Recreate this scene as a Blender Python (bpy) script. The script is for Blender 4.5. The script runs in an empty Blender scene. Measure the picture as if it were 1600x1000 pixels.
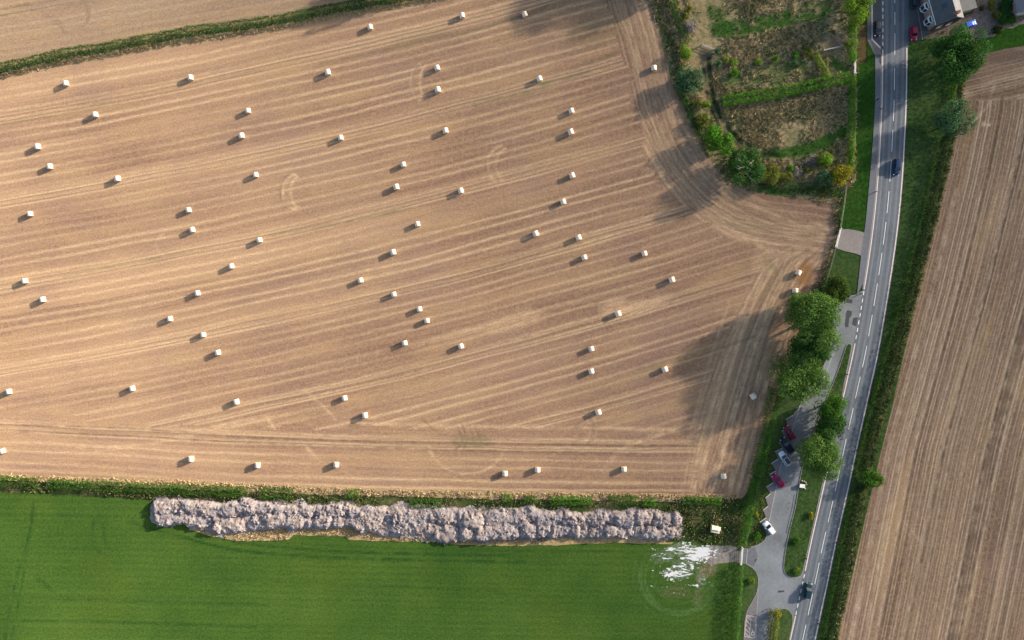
import bpy, math, random
import numpy as np
from mathutils import Vector, Matrix

random.seed(7)
RNG = np.random.default_rng(11)
SC = bpy.context.scene
COL = SC.collection

# ------------------------------------------------------------------ camera, sky, sun, exposure
S = 5.5            # one metre on the ground spans 5.5 px of the 1600 px survey photograph
H = 194.0          # flying height above the fields (m)
cam_d = bpy.data.cameras.new('drone_camera')
cam = bpy.data.objects.new('drone_camera', cam_d)
COL.objects.link(cam)
cam.location = (0, 0, H)
cam.rotation_euler = (0, 0, 0)
cam_d.sensor_width = 36.0
cam_d.lens = 36.0 * H / (1600 / S)
cam_d.clip_start = 1.0
cam_d.clip_end = 6000.0
SC.camera = cam

SUN_EL = math.radians(18.5)
SUN_AZ = math.radians(25.5)      # from +X towards +Y
world = bpy.data.worlds.new('World')
SC.world = world
world.use_nodes = True
wn = world.node_tree
bg = wn.nodes['Background']
sky = wn.nodes.new('ShaderNodeTexSky')
sky.sky_type = 'NISHITA'
sky.sun_disc = False
sky.sun_elevation = SUN_EL
sky.sun_rotation = math.pi / 2 - SUN_AZ
sky.altitude = 60
sky.air_density = 1.0
sky.dust_density = 2.5
sky.ozone_density = 1.0
wn.links.new(sky.outputs[0], bg.inputs[0])
bg.inputs[1].default_value = 0.15

sun_d = bpy.data.lights.new('sun', 'SUN')
sun_d.energy = 5.0
sun_d.angle = math.radians(1.7)
sun_d.color = (1.0, 0.90, 0.77)
sun = bpy.data.objects.new('sun', sun_d)
COL.objects.link(sun)
sv = Vector((math.cos(SUN_EL) * math.cos(SUN_AZ), math.cos(SUN_EL) * math.sin(SUN_AZ), math.sin(SUN_EL)))
sun.rotation_euler = sv.to_track_quat('Z', 'Y').to_euler()
sun.location = (120, 70, 150)

SC.view_settings.view_transform = 'Standard'
SC.view_settings.look = 'None'
SC.view_settings.exposure = 0.69
SC.view_settings.gamma = 1.0
SC.view_settings.use_curve_mapping = False
SC.render.engine = 'CYCLES'
SC.cycles.max_bounces = 5
SC.cycles.diffuse_bounces = 3
SC.cycles.transparent_max_bounces = 4

# ------------------------------------------------------------------ helpers: places
def gp(px, py, z=0.0):
    """metres east / north of the frame centre for a point of the photograph that stands z above ground"""
    f = (1 - z / H) / S
    return ((px - 800) * f, (500 - py) * f)

def gpl(pts, z=0.0):
    return np.array([gp(x, y, z) for x, y in pts], dtype=float)

def to_px(X, Y):
    return X * S + 800, 500 - Y * S

# ------------------------------------------------------------------ helpers: numeric
def _hash(ix, iy, seed):
    h = (ix.astype(np.int64) * 374761393 + iy.astype(np.int64) * 668265263 + seed * 982451653) & 0xffffffff
    h = ((h ^ (h >> 13)) * 1274126177) & 0xffffffff
    return ((h ^ (h >> 16)) & 0xffff) / 65535.0

def vnoise(x, y, seed=0):
    x = np.asarray(x, float); y = np.asarray(y, float)
    ix = np.floor(x); iy = np.floor(y)
    fx = x - ix; fy = y - iy
    fx = fx * fx * (3 - 2 * fx); fy = fy * fy * (3 - 2 * fy)
    a = _hash(ix, iy, seed); b = _hash(ix + 1, iy, seed)
    c = _hash(ix, iy + 1, seed); d = _hash(ix + 1, iy + 1, seed)
    return (a * (1 - fx) + b * fx) * (1 - fy) + (c * (1 - fx) + d * fx) * fy

def fbm(x, y, seed=0, oct=4):
    s = 0; a = 0.5; t = 0
    for i in range(oct):
        s = s + a * vnoise(x, y, seed + i * 17); t += a
        x = x * 2.03 + 5.1; y = y * 2.03 + 1.7; a *= 0.5
    return s / t

def inside(X, Y, poly):
    r = np.zeros(X.shape, bool)
    n = len(poly)
    for i in range(n):
        x0, y0 = poly[i]; x1, y1 = poly[(i + 1) % n]
        if y0 == y1: continue
        c = ((y0 > Y) != (y1 > Y)) & (X < (x1 - x0) * (Y - y0) / (y1 - y0) + x0)
        r ^= c
    return r

def seg_dist(X, Y, pts, closed=False):
    D = np.full(X.shape, 1e9)
    n = len(pts)
    for i in range(n if closed else n - 1):
        x0, y0 = pts[i]; x1, y1 = pts[(i + 1) % n]
        dx, dy = x1 - x0, y1 - y0
        l2 = dx * dx + dy * dy + 1e-9
        t = np.clip(((X - x0) * dx + (Y - y0) * dy) / l2, 0, 1)
        d = np.hypot(X - x0 - t * dx, Y - y0 - t * dy)
        np.minimum(D, d, out=D)
    return D

def sdf(X, Y, poly):
    d = seg_dist(X, Y, poly, True)
    return np.where(inside(X, Y, poly), d, -d)

def smooth_line(pts, step=1.0):
    """Catmull-Rom through the points, resampled at about step metres"""
    P = np.array(pts, float)
    P = np.vstack([2 * P[0] - P[1], P, 2 * P[-1] - P[-2]])
    out = []
    for i in range(1, len(P) - 2):
        p0, p1, p2, p3 = P[i - 1:i + 3]
        n = max(2, int(np.hypot(*(p2 - p1)) / step))
        for t in np.linspace(0, 1, n, endpoint=False):
            out.append(0.5 * ((2 * p1) + (-p0 + p2) * t + (2 * p0 - 5 * p1 + 4 * p2 - p3) * t * t + (-p0 + 3 * p1 - 3 * p2 + p3) * t ** 3))
    out.append(P[-2])
    return np.array(out)

def tangents(L):
    T = np.gradient(L, axis=0)
    return T / (np.linalg.norm(T, axis=1, keepdims=True) + 1e-9)

def offset(L, d):
    T = tangents(L)
    return L + np.stack([-T[:, 1], T[:, 0]], 1) * (d if np.isscalar(d) else np.asarray(d)[:, None])

def arclen(L):
    return np.concatenate([[0], np.cumsum(np.hypot(*np.diff(L, axis=0).T))])

def at_len(L, s):
    a = arclen(L)
    return np.array([np.interp(s, a, L[:, 0]), np.interp(s, a, L[:, 1])])

# ------------------------------------------------------------------ helpers: objects
def tag(o, label=None, cat=None, group=None, kind=None):
    if label: o['label'] = label
    if cat: o['category'] = cat
    if group: o['group'] = group
    if kind: o['kind'] = kind
    return o

def empty(name, loc=(0, 0, 0), rz=0.0):
    o = bpy.data.objects.new(name, None)
    o.empty_display_size = 0.3
    o.location = loc; o.rotation_euler = (0, 0, rz)
    COL.objects.link(o)
    return o

def mesh_np(name, V, F, mat, parent=None, smooth=False, attrs=None):
    V = np.asarray(V, np.float32); F = np.asarray(F, np.int32)
    me = bpy.data.meshes.new(name)
    n, (m, k) = len(V), F.shape
    me.vertices.add(n); me.vertices.foreach_set('co', V.ravel())
    me.loops.add(m * k); me.loops.foreach_set('vertex_index', F.ravel())
    me.polygons.add(m); me.polygons.foreach_set('loop_start', np.arange(0, m * k, k, dtype=np.int32))
    if smooth: me.polygons.foreach_set('use_smooth', np.ones(m, bool))
    me.update(calc_edges=True)
    for an, arr in (attrs or {}).items():
        arr = np.asarray(arr, np.float32)
        if arr.ndim == 1:
            a = me.attributes.new(an, 'FLOAT', 'POINT'); a.data.foreach_set('value', arr)
        else:
            a = me.attributes.new(an, 'FLOAT_VECTOR', 'POINT'); a.data.foreach_set('vector', arr.ravel())
    me.materials.append(mat)
    return link(name, me, parent)

def link(name, me, parent=None):
    o = bpy.data.objects.new(name, me)
    COL.objects.link(o)
    if parent: o.parent = parent
    return o

def mesh_py(name, V, F, mat, parent=None, smooth=False):
    me = bpy.data.meshes.new(name)
    me.from_pydata([tuple(map(float, v)) for v in V], [], [tuple(f) for f in F])
    if smooth:
        for p in me.polygons: p.use_smooth = True
    me.update()
    me.materials.append(mat)
    return link(name, me, parent)

class MB:
    """collects boxes, tubes and faces for one mesh object"""
    def __init__(s): s.V = []; s.F = []
    def add(s, V, F):
        b = len(s.V); s.V += [tuple(map(float, v)) for v in V]; s.F += [tuple(i + b for i in f) for f in F]; return s
    def box(s, c, d, rz=0.0, top=1.0):
        hx, hy, hz = d[0] / 2, d[1] / 2, d[2] / 2
        ca, sa = math.cos(rz), math.sin(rz)
        V = []
        for z, k in ((-hz, 1.0), (hz, top)):
            for x, y in ((-hx, -hy), (hx, -hy), (hx, hy), (-hx, hy)):
                x *= k; y *= k
                V.append((c[0] + x * ca - y * sa, c[1] + x * sa + y * ca, c[2] + z))
        return s.add(V, [(3, 2, 1, 0), (4, 5, 6, 7), (0, 1, 5, 4), (1, 2, 6, 5), (2, 3, 7, 6), (3, 0, 4, 7)])
    def tube(s, p, q, r0, r1, n=7, cap=True):
        p = Vector(p); q = Vector(q); d = (q - p).normalized()
        a = d.orthogonal().normalized(); b = d.cross(a)
        V = []
        for c, r in ((p, r0), (q, r1)):
            for i in range(n):
                t = 2 * math.pi * i / n
                V.append(c + a * math.cos(t) * r + b * math.sin(t) * r)
        F = [(i, (i + 1) % n, n + (i + 1) % n, n + i) for i in range(n)]
        if cap: F += [tuple(range(n - 1, -1, -1)), tuple(range(n, 2 * n))]
        return s.add(V, F)
    def quad(s, a, b, c, d): return s.add([a, b, c, d], [(0, 1, 2, 3)])
    def build(s, name, mat, parent=None, smooth=False): return mesh_py(name, s.V, s.F, mat, parent, smooth)

# ------------------------------------------------------------------ helpers: materials
class NT:
    def __init__(s, name):
        s.m = bpy.data.materials.new(name); s.m.use_nodes = True
        s.t = s.m.node_tree; s.t.nodes.clear()
        s.out = s.t.nodes.new('ShaderNodeOutputMaterial')
    def n(s, typ, **kw):
        nd = s.t.nodes.new(typ)
        for k, v in kw.items(): setattr(nd, k, v)
        return nd
    def put(s, sock, v):
        if v is None: return
        if isinstance(v, bpy.types.NodeSocket): s.t.links.new(v, sock)
        elif isinstance(v, (tuple, list)) and len(v) == 3 and sock.type == 'RGBA': sock.default_value = (*v, 1)
        else: sock.default_value = v
    def math(s, op, a, b=None, c=None, clamp=False):
        nd = s.n('ShaderNodeMath', operation=op, use_clamp=clamp)
        for i, v in enumerate((a, b, c)): s.put(nd.inputs[i], v)
        return nd.outputs[0]
    def attr(s, name, vec=False):
        nd = s.n('ShaderNodeAttribute', attribute_name=name)
        return nd.outputs['Vector' if vec else 'Fac']
    def xyz(s, x=0.0, y=0.0, z=0.0):
        nd = s.n('ShaderNodeCombineXYZ')
        for i, v in enumerate((x, y, z)): s.put(nd.inputs[i], v)
        return nd.outputs[0]
    def sep(s, v):
        nd = s.n('ShaderNodeSeparateXYZ'); s.put(nd.inputs[0], v); return nd.outputs
    def pos(s): return s.n('ShaderNodeTexCoord').outputs['Object']
    def noise(s, vec, scale, detail=3, rough=0.55, color=False):
        nd = s.n('ShaderNodeTexNoise'); s.put(nd.inputs['Vector'], vec)
        nd.inputs['Scale'].default_value = scale; nd.inputs['Detail'].default_value = detail; nd.inputs['Roughness'].default_value = rough
        return nd.outputs['Color' if color else 'Fac']
    def voro(s, vec, scale, feature='F1', out='Distance'):
        nd = s.n('ShaderNodeTexVoronoi', feature=feature); s.put(nd.inputs['Vector'], vec)
        nd.inputs['Scale'].default_value = scale
        return nd.outputs[out]
    def mix(s, f, a, b, blend='MIX'):
        nd = s.n('ShaderNodeMix', data_type='RGBA', blend_type=blend)
        s.put(nd.inputs[0], f); s.put(nd.inputs[6], a); s.put(nd.inputs[7], b)
        return nd.outputs[2]
    def ramp(s, f, stops):
        nd = s.n('ShaderNodeValToRGB'); s.put(nd.inputs[0], f)
        e = nd.color_ramp.elements
        while len(e) < len(stops): e.new(0.5)
        for i, (p, c) in enumerate(stops):
            e[i].position = p; e[i].color = (*c, 1) if not np.isscalar(c) else (c, c, c, 1)
        return nd.outputs[0]
    def lerp(s, f, lo, hi, a=0.0, b=1.0):
        nd = s.n('ShaderNodeMapRange'); nd.clamp = True
        for i, v in enumerate((f, lo, hi, a, b)): s.put(nd.inputs[i], v)
        return nd.outputs[0]
    def bump(s, h, strength=0.5, dist=0.1):
        nd = s.n('ShaderNodeBump'); nd.inputs['Strength'].default_value = strength; nd.inputs['Distance'].default_value = dist
        s.put(nd.inputs['Height'], h); return nd.outputs[0]
    def diffuse(s, col, normal=None, rough=1.0):
        nd = s.n('ShaderNodeBsdfDiffuse'); s.put(nd.inputs[0], col); nd.inputs[1].default_value = rough
        if normal: s.put(nd.inputs[2], normal)
        s.t.links.new(nd.outputs[0], s.out.inputs[0]); return s.m
    def pbr(s, col, rough=0.6, normal=None, spec=0.4, metal=0.0, coat=0.0):
        nd = s.n('ShaderNodeBsdfPrincipled'); s.put(nd.inputs['Base Color'], col); s.put(nd.inputs['Roughness'], rough)
        nd.inputs['Specular IOR Level'].default_value = spec; nd.inputs['Metallic'].default_value = metal
        nd.inputs['Coat Weight'].default_value = coat
        if normal: s.put(nd.inputs['Normal'], normal)
        s.t.links.new(nd.outputs[0], s.out.inputs[0]); return s.m

def plain(name, col, rough=0.6, spec=0.4, metal=0.0, coat=0.0, var=0.12, scale=3.0):
    t = NT(name); n = t.noise(t.pos(), scale, 3)
    c = t.mix(n, tuple(x * (1 - var) for x in col), tuple(min(1, x * (1 + var)) for x in col))
    return t.pbr(c, rough, None, spec, metal, coat)

def leaf_mat(name, dark, light, trans=0.3, scale=0.35):
    t = NT(name)
    isl = t.n('ShaderNodeNewGeometry').outputs['Random Per Island']
    cl = t.noise(t.pos(), scale, 2)
    f = t.math('ADD', t.math('MULTIPLY', isl, 0.65), t.math('MULTIPLY', t.lerp(cl, 0.3, 0.7), 0.45))
    c = t.mix(f, dark, light)
    d = t.n('ShaderNodeBsdfDiffuse'); t.put(d.inputs[0], c)
    tr = t.n('ShaderNodeBsdfTranslucent'); t.put(tr.inputs[0], t.mix(0.5, c, (0.10, 0.16, 0.02)))
    ms = t.n('ShaderNodeMixShader'); ms.inputs[0].default_value = trans
    t.t.links.new(d.outputs[0], ms.inputs[1]); t.t.links.new(tr.outputs[0], ms.inputs[2])
    t.t.links.new(ms.outputs[0], t.out.inputs[0])
    return t.m

def blade_mat(name, cols):
    t = NT(name)
    isl = t.n('ShaderNodeNewGeometry').outputs['Random Per Island']
    k = len(cols)
    c = t.ramp(isl, [(i / (k - 1), cc) for i, cc in enumerate(cols)])
    c = t.mix(t.lerp(t.noise(t.pos(), 0.25, 2), 0.35, 0.7, 0.0, 0.5), c, tuple(x * 0.55 for x in cols[0]))
    return t.diffuse(c, None, 0.5)

L_MID = leaf_mat('leaf_mid_green', (0.032, 0.084, 0.020), (0.150, 0.265, 0.058))
L_BRIGHT = leaf_mat('leaf_bright_green', (0.032, 0.12, 0.012), (0.11, 0.29, 0.03))
L_DARK = leaf_mat('leaf_dark_green', (0.018, 0.065, 0.018), (0.065, 0.165, 0.04))
L_BLUE = leaf_mat('leaf_blue_green', (0.030, 0.082, 0.042), (0.11, 0.21, 0.10))
L_OLIVE = leaf_mat('leaf_olive', (0.060, 0.075, 0.015), (0.22, 0.24, 0.05))
L_LIME = leaf_mat('leaf_lime', (0.075, 0.15, 0.014), (0.22, 0.34, 0.045))
L_YELLOW = leaf_mat('leaf_yellow', (0.13, 0.12, 0.012), (0.42, 0.37, 0.04))
L_DULL = leaf_mat('leaf_dull', (0.010, 0.018, 0.008), (0.045, 0.062, 0.022), 0.05)  # near black: the east hedge's shaded west face is put into this colour
L_GREY = leaf_mat('leaf_grey_twig', (0.16, 0.14, 0.12), (0.34, 0.30, 0.27), 0.1)
L_HEDGE = leaf_mat('leaf_hedge', (0.022, 0.080, 0.012), (0.085, 0.20, 0.028))
BARK = plain('bark', (0.09, 0.07, 0.052), 0.9, 0.2, var=0.3, scale=4)
B_GOLD = blade_mat('blade_golden', [(0.42, 0.29, 0.14), (0.66, 0.49, 0.26), (0.78, 0.62, 0.38)])
B_TAN = blade_mat('blade_tan', [(0.34, 0.27, 0.13), (0.58, 0.46, 0.25), (0.78, 0.64, 0.40)])
B_GREEN = blade_mat('blade_green', [(0.035, 0.085, 0.014), (0.070, 0.15, 0.026), (0.13, 0.20, 0.045)])
B_MIX = blade_mat('blade_mixed', [(0.055, 0.105, 0.022), (0.16, 0.19, 0.06), (0.44, 0.34, 0.18)])

# ------------------------------------------------------------------ main outlines (photograph pixels)
ROAD_C = [(1398, -60), (1398, 0), (1398, 70), (1397.5, 120), (1396.5, 170), (1394, 220), (1391.5, 265), (1387.5, 315), (1382, 365), (1375.5, 412),
          (1368, 460), (1360, 508), (1351, 557), (1340.5, 604), (1330, 651), (1319.5, 698), (1309, 748), (1298, 797), (1287, 845), (1277, 893),
          (1266.5, 942), (1257, 986), (1247, 1032), (1236, 1085)]
RC = smooth_line(gpl(ROAD_C), 1.0)
R_IN = 3.42        # centre to the edge lines
R_OUT = 3.78       # centre to the edge of the surfacing

FIELD_RIGHT_UP = [(1000, -60), (1013, 0), (1030, 50), (1044, 100), (1056, 150), (1076, 195), (1100, 238), (1130, 275), (1168, 298), (1215, 306), (1270, 312), (1300, 318)]
FIELD_RIGHT_LO = [(1308, 330), (1304, 385), (1291, 420), (1276, 450), (1245, 510), (1220, 580), (1200, 650), (1184, 700), (1168, 750), (1160, 776)]

def grid_mesh(name, poly, step, z, mat, fn, jag=0.0, parent=None, rel=None):
    """sheet of ground cut out of a regular grid; fn(X, Y) gives its attributes"""
    P = gpl(poly)
    x0, y0 = P.min(0) - step; x1, y1 = P.max(0) + step
    nx = int((x1 - x0) / step) + 1; ny = int((y1 - y0) / step) + 1
    X, Y = np.meshgrid(x0 + np.arange(nx) * step, y0 + np.arange(ny) * step)
    cx = X[:-1, :-1] + step / 2; cy = Y[:-1, :-1] + step / 2
    if jag:
        cx = cx + (fbm(cx * 0.8, cy * 0.8, 3) - 0.5) * jag; cy = cy + (fbm(cx * 0.8, cy * 0.8, 9) - 0.5) * jag
    keep = inside(cx, cy, P)
    idx = np.arange(nx * ny).reshape(ny, nx)
    F = np.stack([idx[:-1, :-1][keep], idx[:-1, 1:][keep], idx[1:, 1:][keep], idx[1:, :-1][keep]], 1)
    used = np.unique(F); mp = np.full(nx * ny, -1); mp[used] = np.arange(len(used))
    xs = X.ravel()[used]; ys = Y.ravel()[used]
    zz = np.full(len(xs), z) if rel is None else z + rel(xs, ys)
    return mesh_np(name, np.stack([xs, ys, zz], 1), mp[F], mat, parent, rel is not None, fn(xs, ys))

def marks(X, Y, items):
    """worn lines: (photograph points, width m, strength[, wobble])"""
    out = np.zeros(len(X))
    for it in items:
        L = smooth_line(gpl(it[0]), 1.5); w, k = it[1], it[2]
        b0 = L.min(0) - w * 3; b1 = L.max(0) + w * 3
        sel = np.where((X > b0[0]) & (X < b1[0]) & (Y > b0[1]) & (Y < b1[1]))[0]
        if not len(sel): continue
        x, y = X[sel], Y[sel]
        d = seg_dist(x, y, L)
        a = np.clip(1.15 - d / w, 0, 1)
        a = a * a * (3 - 2 * a) * k * np.clip(fbm(x * 0.5, y * 0.5, 5) * 2.2 - 0.35, 0, 1.2)
        out[sel] = np.maximum(out[sel], a)
    return out

def blobs(X, Y, items):
    out = np.zeros(len(X))
    for (px, py, rx, ry, rot, k) in items:
        cx, cy = gp(px, py); ca, sa = math.cos(rot), math.sin(rot)
        u = ((X - cx) * ca + (Y - cy) * sa) / (rx / S); v = (-(X - cx) * sa + (Y - cy) * ca) / (ry / S)
        d = np.sqrt(u * u + v * v) + (fbm(X * 0.25, Y * 0.25, 21) - 0.5) * 0.9
        out = np.maximum(out, np.clip((1.05 - d) / 0.55, 0, 1) * k)
    return out

def arc(px, py, rx, ry, a0, a1, n=14):
    return [(px + rx * math.cos(math.radians(a)), py + ry * math.sin(math.radians(a))) for a in np.linspace(a0, a1, n)]

# ------------------------------------------------------------------ ground to the horizon
def ground_material():
    t = NT('far_farmland'); p = t.pos()
    c = t.voro(p, 0.006, out='Color')
    f = t.sep(c)
    col = t.ramp(f[0], [(0.0, (0.30, 0.21, 0.13)), (0.35, (0.26, 0.18, 0.12)), (0.5, (0.045, 0.10, 0.014)), (0.75, (0.05, 0.085, 0.02)), (1.0, (0.33, 0.25, 0.16))])
    col = t.mix(t.noise(p, 0.15, 5), t.mix(1.0, col, (0.75, 0.75, 0.75), 'MULTIPLY'), col)
    return t.diffuse(col)
g = mesh_py('ground', [(-2500, -2500, -0.06), (2500, -2500, -0.06), (2500, 2500, -0.06), (-2500, 2500, -0.06)], [(0, 1, 2, 3)], ground_material())
tag(g, 'farmland stretching away on all sides of the fields', kind='structure')

# ------------------------------------------------------------------ stubble material
def stubble(name, tan, brown, pale, period=6.0, tram=23.91, phase=0.0, systems=('row_main',), sel=(), tram_k=1.0, streak=1.0, green=True, warp=2.2):
    t = NT(name); p = t.pos()
    vec = t.attr(systems[0], True)
    wob = t.noise(p, 0.12, 4)
    for nm, s_ in zip(sel, systems[1:]):
        e = t.math('ADD', t.attr(nm), t.math('MULTIPLY', t.math('SUBTRACT', wob, 0.5), 9.0))
        e2 = t.math('ADD', e, t.math('MULTIPLY', t.math('SUBTRACT', t.noise(p, 1.3, 2), 0.5), 3.0))
        k = t.math('GREATER_THAN', e2, 0.0)
        mx = t.n('ShaderNodeMix', data_type='VECTOR')
        t.put(mx.inputs[0], k); t.put(mx.inputs[4], vec); t.put(mx.inputs[5], t.attr(s_, True))
        vec = mx.outputs[1]
    u, v, _ = t.sep(vec)
    w = t.math('MULTIPLY', t.math('SUBTRACT', t.noise(t.xyz(t.math('MULTIPLY', u, 0.02), t.math('MULTIPLY', v, 0.08)), 1.0, 2), 0.5), warp)
    v = t.math('ADD', v, w)
    pv = t.math('DIVIDE', v, period)
    fr = t.math('FRACT', pv); fl = t.math('FLOOR', pv)
    s1 = t.noise(t.xyz(t.math('MULTIPLY', u, 0.016), t.math('MULTIPLY', v, 1.0)), 1.0, 4, 0.62)
    s2 = t.noise(t.xyz(t.math('MULTIPLY', u, 0.35), t.math('MULTIPLY', v, 2.6)), 1.0, 4, 0.68)
    passes = t.noise(t.xyz(t.math('MULTIPLY', u, 0.006), t.math('MULTIPLY', fl, 5.37)), 1.0, 1)
    big = t.noise(p, 0.022, 4)
    grain = t.noise(p, 1.9, 4, 0.75)
    hue = t.noise(p, 0.9, 3, 0.7)
    fine = t.noise(p, 9.0, 2, 0.7)
    f = t.lerp(t.math('ADD', t.math('MULTIPLY', s1, 0.42 * streak), t.math('ADD', t.math('MULTIPLY', passes, 0.50), t.math('MULTIPLY', big, 0.55))), 0.56, 0.93)
    col = t.mix(t.math('SUBTRACT', f, t.lerp(t.sep(p)[0], -70.0, 90.0, -0.12, 0.42), None, True), brown, tan)  # browner eastward: straw tone plus view-dependent light falloff painted into the colour
    col = t.mix(t.lerp(hue, 0.42, 0.68, 0.0, 0.5), col, (0.48, 0.315, 0.155))
    col = t.mix(t.lerp(t.noise(p, 0.035, 3), 0.5, 0.68, 0.0, 0.45), col, (0.29, 0.185, 0.148))
    col = t.mix(t.lerp(t.noise(t.xyz(t.math('MULTIPLY', u, 0.025), t.math('MULTIPLY', v, 0.16), 7.0), 1.0, 3), 0.52, 0.70, 0.0, 0.5), col, (0.50, 0.335, 0.175))
    # wheel marks of the combine: two pale lines in each pass
    def line(x, c, wd):
        a = t.math('ABSOLUTE', t.math('SUBTRACT', x, c))
        return t.lerp(a, 0.0, wd, 1.0, 0.0)
    li = t.math('MAXIMUM', line(fr, 0.28, 0.12), line(fr, 0.66, 0.11))
    lm = t.lerp(t.noise(t.xyz(t.math('MULTIPLY', u, 0.012), t.math('MULTIPLY', fl, 3.1)), 1.0, 2), 0.36, 0.64, 0.15, 0.95)
    li = t.math('MULTIPLY', li, lm)
    li = t.math('MULTIPLY', li, t.lerp(s2, 0.3, 0.65, 0.35, 1.0))
    col = t.mix(li, col, pale)
    # tramlines
    tf = t.math('FRACT', t.math('ADD', t.math('DIVIDE', t.math('SUBTRACT', v, phase), tram), 0.5))
    l1 = t.math('MAXIMUM', line(tf, 0.5 - 1.1 / tram, 0.55 / tram), line(tf, 0.5 + 1.1 / tram, 0.55 / tram))
    l2 = t.math('MAXIMUM', line(tf, 0.5 - 0.72 / tram, 0.26 / tram), line(tf, 0.5 + 0.70 / tram, 0.26 / tram))
    tm = t.lerp(t.noise(t.xyz(t.math('MULTIPLY', u, 0.02), t.math('MULTIPLY', v, 0.4)), 1.0, 2), 0.34, 0.62, 0.22, 0.62)
    col = t.mix(t.math('MULTIPLY', t.math('MULTIPLY', l1, tm), tram_k), col, tuple(min(1, x * 1.12) for x in pale))
    gl = t.lerp(t.noise(t.xyz(t.math('MULTIPLY', u, 0.02), t.math('MULTIPLY', v, 0.2), 4.0), 1.0, 2), 0.42, 0.64)
    dk = t.mix(gl, tuple(x * 0.62 for x in brown), (0.10, 0.12, 0.045) if green else tuple(x * 0.6 for x in brown))
    col = t.mix(t.math('MULTIPLY', t.math('MULTIPLY', l2, t.math('MULTIPLY', tm, 0.75)), tram_k), col, dk)
    # worn patches and tracks of their own shape, plus one painted shade strip
    col = t.mix(t.math('MULTIPLY', t.attr('pale'), t.lerp(s2, 0.25, 0.7, 0.3, 1.0)), col, tuple(min(1, x * 1.08) for x in pale))
    col = t.mix(t.math('MULTIPLY', t.attr('dark'), 0.75), col, tuple(x * 0.58 for x in brown))
    col = t.mix(t.math('MULTIPLY', t.attr('green'), t.lerp(grain, 0.35, 0.6, 0.15, 0.8)), col, (0.11, 0.14, 0.05))
    col = t.mix(t.math('MULTIPLY', t.attr('rust'), t.lerp(s2, 0.2, 0.7, 0.2, 0.9)), col, (0.33, 0.16, 0.055))
    k = t.math('ADD', t.math('MULTIPLY', t.lerp(grain, 0.25, 0.75, -0.5, 0.5), 0.62), t.math('MULTIPLY', t.lerp(fine, 0.3, 0.7, -0.5, 0.5), 0.55))
    k = t.math('ADD', t.math('ADD', k, t.math('MULTIPLY', t.lerp(s2, 0.25, 0.75, -0.5, 0.5), 0.22 * streak)), 1.0)
    kc = t.xyz(k, k, k)
    col = t.mix(1.0, col, kc, 'MULTIPLY')
    h = t.math('ADD', t.math('MULTIPLY', grain, 0.5), t.math('ADD', t.math('MULTIPLY', s2, 0.5), t.math('MULTIPLY', fine, 0.5)))
    return t.diffuse(col, t.bump(h, 0.55, 0.12), 1.0)

TAN = (0.464, 0.304, 0.192); BROWN = (0.242, 0.144, 0.104); PALE = (0.64, 0.455, 0.272)
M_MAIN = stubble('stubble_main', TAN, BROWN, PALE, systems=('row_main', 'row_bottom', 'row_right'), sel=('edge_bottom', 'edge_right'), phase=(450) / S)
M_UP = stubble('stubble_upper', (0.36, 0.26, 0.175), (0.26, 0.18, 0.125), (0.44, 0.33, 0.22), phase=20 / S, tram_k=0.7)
M_EAST = stubble('stubble_east', (0.365, 0.255, 0.175), (0.190, 0.124, 0.086), (0.58, 0.45, 0.315), period=2.3, tram=12.8, phase=180 / S, tram_k=1.0, streak=1.5, green=False, warp=0.35)

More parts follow.
